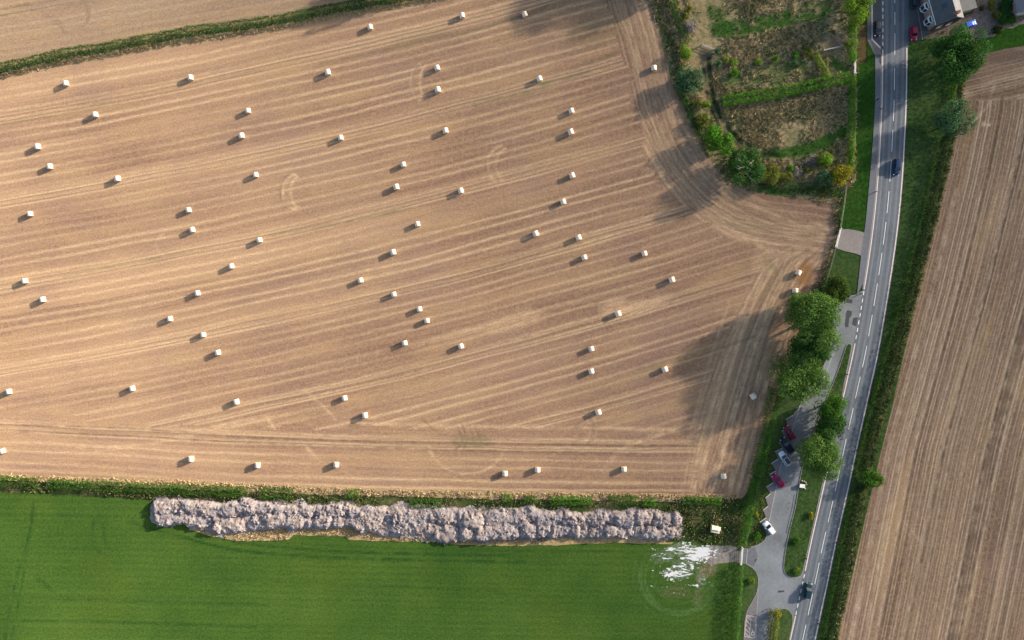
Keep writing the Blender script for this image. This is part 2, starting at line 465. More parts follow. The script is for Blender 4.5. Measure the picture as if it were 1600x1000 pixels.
def main_attrs(X, Y):
    px, py = to_px(X, Y)
    v = (py + 0.165 * px + 6.2e-5 * px * px) / S
    u = X * 1.0
    f = np.interp(px, [-200, 0, 200, 400, 800, 1150], [-5, 0, 9, 20, 29, 33])
    v2 = (py - f) / S
    bx = [-200, 0, 150, 300, 420, 600, 800, 1000, 1090, 1300]
    by = [620, 640, 652, 664, 668, 664, 668, 672, 690, 700]
    eb = (py - np.interp(px, bx, by)) / S
    d_up = seg_dist(X, Y, gpl(FIELD_RIGHT_UP)); d_lo = seg_dist(X, Y, gpl(FIELD_RIGHT_LO))
    lower = py > 400
    v3 = np.where(lower, d_lo, d_up)
    u3 = np.where(lower, Y, X * 0.6 - Y * 0.8)
    R = [(940, -60), (962, 60), (985, 130), (1000, 210), (1030, 290), (1085, 340), (1150, 378), (1215, 395), (1180, 440), (1140, 510), (1110, 600), (1090, 680), (1085, 720), (1090, 790), (1400, 790), (1400, -60)]
    er = sdf(X, Y, gpl(R)) * 1.0
    pale = marks(X, Y, [
        (arc(663, 128, 20, 30, 110, 250), 0.6, 0.8), (arc(668, 128, 12, 26, 100, 260), 0.5, 0.7),
        (arc(462, 300, 20, 27, 90, 270), 0.6, 0.7), (arc(468, 300, 14, 24, 90, 260), 0.5, 0.7),
        (arc(785, 258, 22, 30, 120, 265), 0.6, 0.7), (arc(793, 258, 18, 26, 110, 260), 0.5, 0.6),
        (arc(258, 382, 14, 16, 90, 260), 0.5, 0.5), (arc(730, 690, 60, 50, 20, 170), 0.6, 0.6),
        ([(960, 0), (985, 70), (1000, 140), (1012, 210), (1035, 265), (1080, 310), (1140, 345), (1220, 365), (1305, 372)], 1.3, 0.7),
        ([(985, 0), (1005, 70), (1020, 140), (1035, 200), (1060, 250), (1105, 295), (1160, 330), (1230, 355), (1305, 370)], 1.0, 0.75),
        ([(972, 0), (992, 60), (1010, 150), (1022, 210), (1048, 262)], 0.7, 0.5), ([(990, -20), (1010, 60), (1026, 140), (1046, 210), (1080, 265), (1130, 305), (1200, 335), (1300, 360)], 4.0, 0.42), ([(1240, 400), (1205, 460), (1170, 540), (1140, 640), (1118, 740)], 3.0, 0.35),
        ([(1100, 335), (1145, 360), (1190, 385), (1215, 392)], 0.9, 0.8), ([(1085, 320), (1130, 350), (1180, 375), (1240, 380), (1300, 376)], 1.2, 0.8),
        ([(1305, 374), (1250, 385), (1215, 400), (1190, 440), (1165, 500), (1140, 580), (1110, 680), (1095, 760)], 0.9, 0.8),
        ([(1305, 376), (1262, 392), (1235, 415), (1205, 470), (1180, 540), (1155, 620), (1130, 700), (1112, 765)], 0.8, 0.7),
        ([(1222, 450), (1196, 520), (1172, 600), (1150, 680), (1130, 760)], 0.6, 0.6), ([(1140, 470), (1110, 560), (1088, 640), (1075, 700)], 0.6, 0.55),
        ([(1230, 440), (1205, 520), (1184, 590), (1164, 660), (1140, 750)], 0.6, 0.5), ([(1175, 445), (1150, 510), (1120, 600), (1095, 690)], 0.6, 0.6),
        ([(150, 705), (250, 690), (330, 668), (420, 650)], 0.8, 0.5), ([(120, 700), (220, 695), (300, 680), (380, 655)], 0.6, 0.5),
        ([(950, 720), (975, 700), (1000, 690), (1060, 670)], 0.7, 0.6), ([(940, 735), (960, 715), (985, 690)], 0.6, 0.5),
        (arc(920, 668, 12, 20, -60, 110), 0.5, 0.6), (arc(912, 672, 10, 18, -60, 110), 0.4, 0.5),
        ([(475, 610), (500, 630), (525, 655)], 0.6, 0.5), ([(415, 650), (430, 670)], 0.6, 0.6), ([(480, 700), (500, 720)], 0.8, 0.6),
        ([(560, 662), (800, 667), (1080, 672)], 0.8, 0.55),
    ])
    pale = np.maximum(pale, blobs(X, Y, [(1150, 355, 60, 22, -0.35, 0.5), (1255, 365, 60, 22, 0.0, 0.65), (1200, 340, 60, 25, -0.2, 0.35), (800, 502, 60, 16, 0.25, 0.42), (960, 480, 26, 16, 0.25, 0.6),
                                         (1000, 478, 55, 14, 0.3, 0.6), (1110, 270, 34, 16, 0.5, 0.5), (1035, 250, 36, 14, 0.6, 0.45), (720, 520, 70, 10, 0.25, 0.35), (1115, 745, 26, 14, 0, 0.5),
                                         (1200, 410, 30, 26, 0, 0.4)]))
    def bundle(A, B, n, seed, w=(0.5, 1.1), k=(0.45, 1.0)):
        rg = random.Random(seed); A = np.array(A, float); B = np.array(B, float); out = []
        for i in range(n):
            q = (i + rg.uniform(-0.3, 0.3)) / (n - 1); q2 = q + rg.uniform(-0.06, 0.06)
            m = np.linspace(q, q2, len(A))[:, None]
            out.append(([tuple(p) for p in A * (1 - m) + B * m], rg.uniform(*w), rg.uniform(*k)))
        return out
    UA = [(955, -20), (984, 70), (1004, 160), (1026, 238), (1072, 304), (1132, 350), (1215, 378), (1305, 380)]
    UB = [(1014, -20), (1034, 60), (1050, 140), (1073, 203), (1112, 258), (1162, 300), (1232, 334), (1305, 368)]
    LA = [(1300, 383), (1262, 440), (1232, 515), (1206, 590), (1182, 680), (1158, 765)]
    LB = [(1270, 378), (1195, 412), (1150, 485), (1112, 575), (1084, 665), (1066, 760)]
    pale = np.maximum(pale, marks(X, Y, bundle(UA, UB, 11, 3) + bundle(LA, LB, 12, 4, (0.45, 0.9))))
    dark = marks(X, Y, bundle(UA, UB, 9, 8, (0.4, 1.2), (0.3, 0.7)) + bundle(LA, LB, 7, 9, (0.4, 0.8), (0.2, 0.5)) + [([(968, 20), (985, 90), (1003, 170), (1024, 235), (1062, 285), (1115, 325), (1180, 355)], 1.0, 0.45),
                        ([(1030, 60), (1040, 120), (1055, 180), (1080, 230), (1115, 275), (1160, 305), (1230, 318)], 1.6, 0.35),
                        ([(0, 663), (200, 670), (400, 684), (700, 692), (1100, 697)], 0.45, 0.7), ([(0, 673), (200, 681), (400, 692), (700, 703), (1000, 708)], 0.45, 0.7),
                        (arc(660, 128, 16, 28, 110, 250), 0.5, 0.6), (arc(452, 300, 14, 26, 90, 270), 0.4, 0.5),
                        ([(715, 665), (722, 690), (712, 702)], 0.4, 0.7), ([(722, 664), (730, 688), (722, 705)], 0.4, 0.7), ([(734, 664), (740, 690)], 0.4, 0.6), ([(742, 665), (752, 690)], 0.4, 0.5),
                        ([(660, 655), (690, 680), (730, 700)], 0.4, 0.5), ([(925, 665), (930, 682), (920, 690)], 0.4, 0.5)])
    dark = np.maximum(dark, blobs(X, Y, [(1065, 335, 30, 10, 0.4, 0.35), (1185, 335, 40, 12, -0.2, 0.3)]))
    green = marks(X, Y, [([(690, 62), (800, 30), (900, -10)], 0.6, 0.7), ([(500, 100), (600, 78), (700, 58)], 0.5, 0.6), ([(845, 132), (890, 120), (920, 110)], 0.9, 0.9),
                         ([(900, 110), (940, 92), (962, 82)], 0.8, 0.6), ([(0, 195), (100, 178), (200, 160)], 0.45, 0.6), ([(740, 165), (790, 152), (850, 138)], 0.9, 0.6),
                         ([(460, 362), (560, 343), (640, 325)], 0.5, 0.8), ([(100, 432), (200, 412), (300, 392)], 0.4, 0.6), ([(420, 368), (520, 348)], 0.4, 0.6),
                         ([(1195, 405), (1212, 430), (1185, 470)], 1.6, 0.4), ([(880, 620), (980, 590), (1080, 560), (1180, 525)], 0.6, 0.6),
                         ([(1000, 575), (1060, 558), (1130, 535)], 0.9, 0.5), ([(1090, 340), (1150, 352), (1230, 362)], 0.8, 0.35)])
    green = np.maximum(green, blobs(X, Y, [(735, 690, 36, 12, 0.0, 0.55), (930, 55, 60, 22, 0.3, 0.28), (655, 60, 60, 14, 0.2, 0.25)]))
    rust = blobs(X, Y, [(1258, 432, 14, 26, -0.15, 1.0), (1244, 470, 10, 22, -0.2, 0.7), (1215, 520, 12, 50, -0.3, 0.35), (1180, 660, 16, 40, -0.3, 0.25)])
    z = np.zeros_like(X)
    return {'row_main': np.stack([u, v, z], 1), 'row_bottom': np.stack([u, v2 + 8.2, z], 1), 'row_right': np.stack([u3, v3, z], 1),
            'edge_bottom': eb, 'edge_right': er, 'pale': pale, 'dark': dark, 'green': green, 'rust': rust}

MAIN_POLY = [(-120, 128), (0, 108), (100, 86), (200, 68), (300, 51), (400, 38), (500, 20), (580, 6), (660, -10), (780, -40), (850, -80)] + \
            [(1020, -80)] + [(x + 4, y) for x, y in FIELD_RIGHT_UP] + [(x + 6, y) for x, y in FIELD_RIGHT_LO] + [(1160, 785), (800, 780), (400, 772), (0, 760), (-120, 755)]
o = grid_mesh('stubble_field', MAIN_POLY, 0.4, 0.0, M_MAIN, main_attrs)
tag(o, 'large tan stubble field dotted with round bales', kind='structure')

def up_attrs(X, Y):
    px, py = to_px(X, Y)
    z = np.zeros_like(X)
    pale = marks(X, Y, [(arc(125, 20, 18, 24, -40, 70), 0.6, 0.6)])
    dark = marks(X, Y, [([(0, 14), (50, 5), (110, -6)], 0.5, 0.8), ([(0, 25), (90, 10), (180, -5)], 0.5, 0.6), (arc(120, 22, 18, 24, -50, 60), 0.6, 0.4), (arc(128, 20, 14, 22, -50, 60), 0.4, 0.4),
                        ([(60, 12), (90, 38), (105, 55)], 0.5, 0.4), ([(70, 10), (100, 40)], 0.4, 0.4)])
    return {'row_main': np.stack([X, (py + 0.165 * px) / S, z], 1), 'pale': pale, 'dark': dark, 'green': z, 'rust': z}
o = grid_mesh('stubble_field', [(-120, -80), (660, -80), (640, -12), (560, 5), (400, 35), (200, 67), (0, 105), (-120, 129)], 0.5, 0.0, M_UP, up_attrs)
tag(o, 'pale stubble field beyond the long hedge', kind='structure')

EAST_EDGE_Y = [-60, 100, 180, 270, 450, 700, 1000, 1100]
EAST_EDGE_X = [1530, 1510, 1500, 1482, 1438, 1370, 1310, 1288]
def east_attrs(X, Y):
    px, py = to_px(X, Y)
    v = (px - np.interp(py, EAST_EDGE_Y, EAST_EDGE_X)) / S
    top = np.clip((150 - py) / 60, 0, 1) * np.clip((px - 1490) / 30, 0, 1)
    v = np.where(py < 155, py / S * 0.9 + px * 0.04, v)
    z = np.zeros_like(X)
    def off(d, y0, y1): return [(float(np.interp(y, EAST_EDGE_Y, EAST_EDGE_X)) + d, y) for y in np.linspace(y0, y1, 12)]
    dark = marks(X, Y, [(off(172, 200, 1050), 0.8, 1.0), (off(188, 200, 1050), 0.7, 0.9), (off(180, 200, 1050), 1.2, 0.6), (off(105, 170, 1050), 0.6, 0.9), (off(118, 170, 1050), 0.5, 0.7), (off(63, 150, 1050), 0.5, 0.8), (off(74, 150, 1050), 0.4, 0.6),
                        (off(30, 300, 1050), 0.4, 0.4), (off(225, 200, 1050), 0.5, 0.6), (off(250, 300, 1050), 0.5, 0.7), (off(145, 150, 1050), 0.5, 0.4), (off(210, 300, 1050), 0.5, 0.5)])
    dark = np.maximum(dark, blobs(X, Y, [(1580, 88, 60, 10, 0.1, 0.5), (1505, 125, 26, 14, 0, 0.4)]))  # first patch paints the shaded strip along the north field edge
    pale = marks(X, Y, [(off(168, 170, 1050), 0.7, 0.9), (off(193, 170, 1050), 0.7, 0.7), (off(100, 160, 1050), 0.5, 0.6), (off(58, 300, 1050), 0.5, 0.7), (off(20, 300, 1050), 1.2, 0.6), (off(40, 500, 1050), 1.0, 0.5), (off(84, 300, 1050), 0.4, 0.5),
                        (off(140, 300, 1050), 0.4, 0.5), (off(232, 250, 1050), 0.5, 0.6), (off(155, 300, 1050), 0.4, 0.5),
                        ([(1555, 128), (1545, 160), (1535, 175), (1512, 200)], 0.6, 0.8), ([(1535, 135), (1560, 125), (1600, 118)], 0.6, 0.7), ([(1530, 158), (1600, 150)], 0.6, 0.5), ([(1405, 808), (1425, 830), (1436, 845)], 0.4, 0.7), ([(1408, 820), (1424, 840)], 0.4, 0.5)])
    pale = np.maximum(pale, blobs(X, Y, [(1537, 194, 4, 4, 0, 1.0), (1545, 195, 4, 3, 0, 1.0), (1508, 148, 16, 8, 0, 0.5)]))
    return {'row_main': np.stack([-Y, v, z], 1), 'pale': pale, 'dark': dark, 'green': z, 'rust': z}
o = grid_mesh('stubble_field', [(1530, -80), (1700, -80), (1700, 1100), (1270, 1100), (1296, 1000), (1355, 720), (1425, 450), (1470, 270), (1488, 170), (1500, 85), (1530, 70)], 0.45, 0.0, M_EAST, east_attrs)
tag(o, 'brown stubble field with long straight tramlines east of the road', kind='structure')

# ------------------------------------------------------------------ green crop field
def crop_material():
    t = NT('young_crop'); p = t.pos()
    x, y, _ = t.sep(p)
    y2 = t.math('ADD', y, t.math('MULTIPLY', x, 0.018))
    big = t.noise(p, 0.02, 4); mid = t.noise(p, 0.12, 3)
    s = t.noise(t.xyz(t.math('MULTIPLY', x, 0.02), t.math('MULTIPLY', y2, 1.4)), 1.0, 3)
    s2 = t.noise(t.xyz(t.math('MULTIPLY', x, 0.01), t.math('MULTIPLY', y2, 0.35), 3.0), 1.0, 2)
    g = t.noise(p, 1.5, 5, 0.9)
    f = t.lerp(t.math('ADD', t.math('MULTIPLY', big, 0.6), t.math('ADD', t.math('MULTIPLY', s, 0.12), t.math('ADD', t.math('MULTIPLY', s2, 0.08), t.math('MULTIPLY', mid, 0.22)))), 0.38, 0.64)
    col = t.mix(f, (0.040, 0.090, 0.017), (0.078, 0.138, 0.025))
    col = t.mix(t.lerp(t.noise(p, 0.045, 3), 0.5, 0.75, 0, 0.4), col, (0.085, 0.125, 0.018))
    col = t.mix(t.math('MULTIPLY', t.attr('dark'), 0.95), col, (0.016, 0.058, 0.014))
    col = t.mix(t.math('MULTIPLY', t.attr('pale'), 0.65), col, (0.11, 0.19, 0.065))
    col = t.mix(t.math('MULTIPLY', t.attr('bare'), t.lerp(g, 0.35, 0.6)), col, (0.24, 0.18, 0.12))
    col = t.mix(t.math('MULTIPLY', t.attr('lime'), t.lerp(t.noise(t.xyz(t.math('MULTIPLY', x, 0.7), t.math('MULTIPLY', y, 1.5)), 1.0, 5, 0.75), 0.42, 0.68)), col, (0.58, 0.58, 0.55))
    k = t.math('ADD', t.math('ADD', t.math('MULTIPLY', t.lerp(g, 0.28, 0.72, -0.5, 0.5), 1.15), t.math('MULTIPLY', t.math('SINE', t.math('MULTIPLY', y2, 3.3)), 0.045)), 1.0)
    col = t.mix(1.0, col, t.xyz(k, k, k), 'MULTIPLY')
    return t.diffuse(col, t.bump(t.math('ADD', g, t.math('MULTIPLY', s, 0.6)), 0.5, 0.12), 0.8)
def crop_attrs(X, Y):
    dark = marks(X, Y, [([(235, 790), (300, 818), (370, 846), (460, 857), (600, 864), (800, 868)], 0.6, 0.8), ([(200, 815), (280, 838), (360, 858), (460, 868), (620, 874), (820, 878)], 0.6, 0.8),
                        ([(6, 1010), (22, 920), (47, 830), (52, 780)], 0.5, 0.8), ([(16, 1010), (32, 925), (42, 860)], 0.5, 0.6), ([(0, 933), (200, 938), (420, 945)], 0.5, 0.5), ([(0, 970), (200, 972), (400, 980)], 0.5, 0.5),
                        (arc(170, 832, 26, 36, 100, 230), 0.8, 0.6), (arc(180, 830, 18, 30, 100, 230), 0.6, 0.5), ([(60, 905), (85, 925)], 1.0, 0.4), ([(0, 805), (150, 806), (300, 812)], 0.5, 0.4),
                        ([(400, 845), (600, 856), (800, 862), (960, 862)], 0.5, 0.4), ([(300, 905), (600, 915), (900, 935)], 0.5, 0.35)])
    pale = marks(X, Y, [(arc(1062, 900, 62, 60, 20, 215), 0.5, 0.9), (arc(1062, 902, 54, 54, 30, 215), 0.5, 0.8), (arc(1066, 896, 46, 46, 60, 200), 0.4, 0.6), (arc(1060, 900, 70, 70, 20, 200), 0.4, 0.4),
                        ([(1085, 945), (1110, 915), (1135, 890)], 0.5, 0.5), ([(1098, 950), (1125, 915), (1142, 890)], 0.6, 0.5)])
    bare = blobs(X, Y, [(1105, 890, 22, 14, 0.7, 0.9), (1090, 905, 6, 12, 0.2, 0.6), (1060, 925, 30, 12, 0, 0.25), (1090, 930, 8, 20, 0, 0.35)])
    lime = blobs(X, Y, [(1088, 866, 26, 14, 0.2, 0.9), (1062, 860, 30, 12, 0, 0.6), (1058, 896, 24, 10, 0, 0.7), (1070, 878, 24, 20, 0.4, 0.4), (1095, 905, 8, 20, 0.2, 0.5), (1040, 870, 22, 12, 0, 0.35)])
    return {'dark': dark, 'pale': pale, 'bare': bare, 'lime': lime}
o = grid_mesh('crop_field', [(-120, 752), (0, 762), (240, 772), (800, 785), (1080, 800), (1100, 848), (1160, 850), (1158, 880), (1152, 1000), (1148, 1100), (-120, 1100)], 0.55, 0.010, crop_material(), crop_attrs)
tag(o, 'bright green field of young crop', kind='structure')

# ------------------------------------------------------------------ rough margins, scrub plot, verges
def rough_material(name, a, b, c, bump=0.6):
    t = NT(name); p = t.pos()
    n1 = t.noise(p, 0.12, 5, 0.65); n2 = t.noise(p, 1.1, 5, 0.7); n3 = t.noise(p, 5.0, 3, 0.7)
    col = t.ramp(n1, [(0.30, a), (0.52, b), (0.72, c)])
    col = t.mix(t.lerp(n2, 0.38, 0.66), t.mix(1.0, col, (0.55, 0.55, 0.55), 'MULTIPLY'), col)
    col = t.mix(t.lerp(n3, 0.35, 0.7, 0, 0.5), col, t.mix(1.0, col, (1.5, 1.45, 1.4), 'MULTIPLY'))
    return t.diffuse(col, t.bump(t.math('ADD', n2, n3), bump, 0.25), 0.8)

def scrub_material():
    t = NT('rough_meadow'); p = t.pos()
    n1 = t.noise(p, 0.11, 5, 0.65); n2 = t.noise(p, 0.8, 5, 0.72); n3 = t.noise(p, 4.0, 3, 0.7)
    col = t.ramp(n2, [(0.25, (0.12, 0.095, 0.048)), (0.45, (0.30, 0.235, 0.12)), (0.60, (0.43, 0.345, 0.19)), (0.78, (0.55, 0.45, 0.27))])
    col = t.mix(t.lerp(n1, 0.50, 0.68, 0, 0.85), col, t.mix(n2, (0.05, 0.085, 0.024), (0.17, 0.19, 0.07)))
    gr = t.mix(n3, (0.028, 0.085, 0.016), (0.075, 0.165, 0.032))
    col = t.mix(t.math('MULTIPLY', t.attr('grass'), t.lerp(n2, 0.25, 0.5, 0.65, 1.0)), col, gr)
    col = t.mix(t.math('MULTIPLY', t.attr('track'), t.lerp(n2, 0.25, 0.6, 0.5, 0.95)), col, (0.14, 0.115, 0.09))
    col = t.mix(t.math('MULTIPLY', t.attr('rut'), 0.95), col, (0.022, 0.042, 0.016))
    col = t.mix(t.math('MULTIPLY', t.attr('dry'), t.lerp(n2, 0.3, 0.6)), col, (0.38, 0.25, 0.14))
    k = t.math('ADD', t.math('MULTIPLY', t.lerp(n3, 0.25, 0.75, -0.5, 0.5), 0.8), 1.0)
    col = t.mix(1.0, col, t.xyz(k, k, k), 'MULTIPLY')
    return t.diffuse(col, t.bump(t.math('ADD', n2, n3), 0.7, 0.3), 0.8)
SCRUB = [(1012, -80)] + FIELD_RIGHT_UP[1:] + [(1310, 330), (1318, 300), (1336, 285), (1340, 100), (1342, -80)]
def scrub_attrs(X, Y):
    grass = marks(X, Y, [([(1120, 45), (1160, 44), (1200, 36), (1250, 22), (1290, 18)], 3.2, 1.0), ([(1115, 15), (1125, 40), (1140, 52)], 2.6, 0.8), ([(1280, 30), (1285, 50)], 2.0, 0.5),
                         ([(1195, 240), (1240, 238), (1280, 226), (1315, 205)], 2.3, 1.3), ([(1150, 115), (1210, 110), (1250, 100)], 2.6, 0.5), ([(1300, 95), (1320, 110)], 2.4, 0.8), ([(1120, 130), (1180, 135)], 3.0, 0.45),
                         ([(1180, 300), (1240, 297), (1310, 300)], 2.2, 0.8), ([(1028, 20), (1040, 60), (1050, 110)], 2.5, 0.5), ([(1140, 120), (1200, 128), (1260, 110)], 2.0, 0.5)])
    grass = np.clip(grass * 1.4, 0, 1)
    track = marks(X, Y, [([(1100, 82), (1104, 120), (1110, 150), (1122, 178), (1140, 208), (1165, 230), (1200, 240)], 1.9, 1.2), ([(1285, 62), (1300, 66), (1318, 60)], 2.5, 1.0), ([(1100, 88), (1112, 92)], 2.0, 1.0)])
    rut = marks(X, Y, [([(1108, 92), (1110, 130), (1117, 160), (1130, 188), (1150, 214), (1180, 235), (1215, 242)], 0.95, 2.2), ([(1098, 100), (1103, 140), (1112, 172), (1126, 198), (1146, 222), (1170, 240)], 0.65, 1.6)])
    dry = marks(X, Y, [([(1088, 92), (1092, 105), (1102, 150), (1106, 168)], 1.2, 1.0), ([(1128, 198), (1142, 222), (1160, 236)], 0.9, 1.1), ([(1108, 250), (1112, 254)], 1.2, 1.2), ([(1060, 150), (1072, 190), (1098, 232)], 0.9, 0.6), ([(1165, 298), (1180, 300)], 1.0, 0.8)])
    return {'grass': grass, 'track': np.clip(track, 0, 1), 'rut': np.clip(rut, 0, 1), 'dry': np.clip(dry, 0, 1)}
o = grid_mesh('meadow', SCRUB, 0.4, 0.015, scrub_material(), scrub_attrs, jag=1.5)
tag(o, 'overgrown paddock of dry grass with mown green paths', kind='structure')

M_MARGIN = rough_material('dry_margin', (0.44, 0.31, 0.16), (0.56, 0.41, 0.22), (0.34, 0.28, 0.13))
M_WEED = rough_material('weedy_bank', (0.035, 0.065, 0.018), (0.075, 0.105, 0.032), (0.26, 0.20, 0.11))
M_VERGE = rough_material('verge_grass', (0.052, 0.100, 0.028), (0.074, 0.130, 0.038), (0.115, 0.150, 0.056), 0.4)
M_LAWN = rough_material('mown_lawn', (0.030, 0.092, 0.014), (0.042, 0.115, 0.018), (0.070, 0.13, 0.026), 0.3)

def flat(name, pts, z, mat, parent=None, jag=0.0, step=1.5, px=True):
    """one sheet from an outline; jag roughens the outline"""
    P = gpl(pts) if px else np.array(pts, float)
    if jag:
        out = []
        for i in range(len(P)):
            a, b = P[i], P[(i + 1) % len(P)]
            n = max(1, int(np.hypot(*(b - a)) / step))
            for k in range(n): out.append(a + (b - a) * k / n)
        P = np.array(out)
        P = P + np.stack([fbm(P[:, 0] * 0.9, P[:, 1] * 0.9, 31), fbm(P[:, 0] * 0.9, P[:, 1] * 0.9, 77)], 1) * 2 * jag - jag
    area = 0.5 * np.sum(P[:, 0] * np.roll(P[:, 1], -1) - np.roll(P[:, 0], -1) * P[:, 1])
    if area < 0: P = P[::-1]
    return mesh_py(name, [(x, y, z) for x, y in P], [tuple(range(len(P)))], mat, parent)

def st(o, label=None): return tag(o, label, kind='structure')

def strip(pts, wl, wr):
    """outline of a band along a polyline, widths in photograph pixels to its left (up) and right (down)"""
    L = np.array(pts, float)
    a = [(x, y - wl) for x, y in L]; b = [(x, y + wr) for x, y in L][::-1]
    return a + b

TOP_HEDGE = [(-60, 114), (0, 103), (50, 93), (100, 81), (150, 74), (200, 64), (250, 55), (300, 46), (350, 40), (400, 33), (450, 25), (500, 14), (540, 7), (580, 0), (640, -10), (720, -24)]
st(flat('field_margin', strip([(x, y + 6) for x, y in TOP_HEDGE], 9, 15), 0.02, M_MARGIN, jag=0.5), 'strip of tall dry grass below the long hedge')
BOT = [(-60, 742), (0, 745), (100, 749), (200, 753), (300, 756), (400, 761), (500, 766), (600, 770), (700, 771), (800, 773), (900, 774), (1000, 776), (1100, 776), (1152, 777)]
st(flat('field_margin', strip(BOT, 5, 7), 0.02, M_MARGIN, jag=0.4), 'strip of golden dry grass above the spoil heap')
BOT2 = [(-60, 755), (0, 757), (100, 762), (200, 767), (300, 772), (400, 775), (500, 780), (600, 782), (800, 787), (1000, 790), (1080, 793)]
st(flat('field_margin', strip(BOT2, 7, 12), 0.024, M_WEED, jag=0.5), 'weedy bank between the stubble and the spoil heap')
st(flat('field_margin', [(1040, 782), (1160, 778), (1172, 760), (1182, 770), (1165, 850), (1110, 852), (1085, 848), (1072, 840), (1060, 848), (1040, 846)], 0.028, rough_material('rough_corner', (0.035, 0.07, 0.016), (0.07, 0.11, 0.03), (0.22, 0.18, 0.09)), jag=0.6), 'rough weedy corner beside the spoil heap')
st(flat('field_margin', [(290, 815), (330, 822), (360, 832), (420, 834), (450, 832), (520, 826), (620, 838), (700, 845), (780, 848), (860, 850), (865, 842), (700, 820), (400, 815)] [::-1] if False else
        [(285, 818), (300, 828), (330, 838), (368, 845), (420, 845), (452, 843), (458, 836), (540, 838), (545, 843), (600, 846), (640, 846), (680, 846), (710, 851), (800, 853), (860, 852), (960, 848), (1050, 850), (1060, 838), (900, 825), (600, 815), (400, 810)], 0.022, M_MARGIN, jag=0.3), 'strip of flattened dry grass along the foot of the spoil heap')

st(flat('grass_verge', [(1146, 880), (1157, 880), (1168, 880), (1186, 896), (1187, 915), (1182, 935), (1171, 952), (1167, 965), (1163, 1000), (1162, 1090), (1138, 1090), (1142, 1000)], 0.040, M_VERGE, jag=0.2), 'grass bank between the green field and the bottom of the layby')
# strip west of the layby (between field and parking) and hedge bottoms
st(flat('grass_verge', [(1312, 318), (1322, 300), (1338, 284), (1340, 98), (1354, 98), (1355, 62), (1366, 84), (1367, 160), (1364, 220), (1359, 280), (1353, 345), (1350, 366), (1330, 363), (1311, 360), (1308, 340)], 0.060, M_LAWN, jag=0.12), 'mown green verge beside the footpath')
st(flat('grass_verge', [(1304, 386), (1318, 390), (1336, 395), (1347, 398), (1343, 425), (1338, 459), (1320, 463), (1302, 480), (1280, 560), (1262, 600), (1252, 625), (1240, 650), (1226, 655), (1200, 720), (1168, 860), (1150, 862), (1170, 770), (1205, 650), (1240, 540), (1270, 462), (1290, 425)], 0.040, M_VERGE, jag=0.3), 'grass bank between the field and the parking bays')
st(flat('grass_verge', [(1356, 40), (1340, 40), (1338, 100), (1346, 101), (1353, 92), (1354, 60)], 0.066, rough_material('dry_verge', (0.12, 0.09, 0.04), (0.20, 0.14, 0.06), (0.07, 0.085, 0.03)), jag=0.3), 'narrow strip of dry grass beside the tall hedge')
RRX = offset(RC, 3.9)
re_px = [to_px(*p) for p in RRX[::6]]
re_px = [p for p in re_px if p[1] > 70]
EV = [(1418, 68)] + re_px + [(1290, 1085), (1306, 1005), (1322, 940), (1345, 840), (1367, 745), (1394, 635), (1424, 500), (1445, 400), (1468, 290), (1484, 215), (1492, 120), (1478, 48), (1447, 58)]
st(flat('grass_verge', EV, 0.050, M_VERGE, jag=0.05, step=4), 'shaded green verge between the road and the field hedge')

# ------------------------------------------------------------------ road, footpath, layby
def asphalt(name, base, lane=False, patch=0.25, tint=(1, 1, 1)):
    t = NT(name); p = t.pos()
    n1 = t.noise(p, 0.10, 4, 0.6); n2 = t.noise(p, 1.2, 4, 0.65); n3 = t.noise(p, 9.0, 2, 0.7)
    k = t.math('ADD', t.lerp(n1, 0.3, 0.7, 1 - patch, 1 + patch), t.math('ADD', t.lerp(n2, 0.3, 0.7, -0.12, 0.12), t.lerp(n3, 0.3, 0.7, -0.10, 0.10)))
    if lane:
        a = t.attr('lateral', True); along, lat, _ = t.sep(a)
        al = t.math('ABSOLUTE', lat)
        def band(c, w): return t.lerp(t.math('ABSOLUTE', t.math('SUBTRACT', al, c)), 0.0, w, 1.0, 0.0)
        wl = t.math('MAXIMUM', band(0.75, 0.42), band(2.35, 0.42))
        sm = t.noise(t.xyz(t.math('MULTIPLY', along, 0.05), t.math('MULTIPLY', lat, 2.2)), 1.0, 3)
        k = t.math('ADD', k, t.math('ADD', t.math('MULTIPLY', wl, 0.42), t.lerp(sm, 0.3, 0.7, -0.16, 0.16)))
        k = t.math('SUBTRACT', k, t.math('MULTIPLY', band(1.55, 0.35), 0.10))
        k = t.math('SUBTRACT', k, t.math('MULTIPLY', t.lerp(t.noise(t.xyz(t.math('MULTIPLY', along, 0.16), t.math('MULTIPLY', lat, 0.5)), 1.0, 4, 0.7), 0.55, 0.72), 0.22))
    col = t.mix(1.0, base, t.xyz(k, k, k), 'MULTIPLY')
    return t.pbr(col, 0.85, t.bump(n3, 0.2, 0.01), 0.25)

M_ROAD = asphalt('road_asphalt', (0.108, 0.121, 0.135), True, 0.10)
M_LAYBY = asphalt('layby_asphalt', (0.165, 0.178, 0.187), False, 0.26)
M_PATH = asphalt('path_asphalt', (0.118, 0.124, 0.138), False, 0.10)
M_BAY = asphalt('bay_asphalt', (0.155, 0.145, 0.148), False, 0.14)
M_DARKTAR = asphalt('fresh_tar', (0.050, 0.052, 0.055), False, 0.1)
M_TOPLAY = asphalt('dark_asphalt', (0.080, 0.085, 0.092), False, 0.15)
M_DRIVE = asphalt('drive_asphalt', (0.20, 0.178, 0.165), False, 0.12)
M_WHITE = plain('road_paint_white', (0.72, 0.70, 0.67), 0.7, 0.3, var=0.25, scale=1.6)
M_PINK = plain('edge_line_worn', (0.62, 0.50, 0.45), 0.75, 0.3, var=0.28, scale=0.9)
M_KERB = plain('kerb_concrete', (0.24, 0.225, 0.21), 0.85, 0.3, var=0.25, scale=1.0)
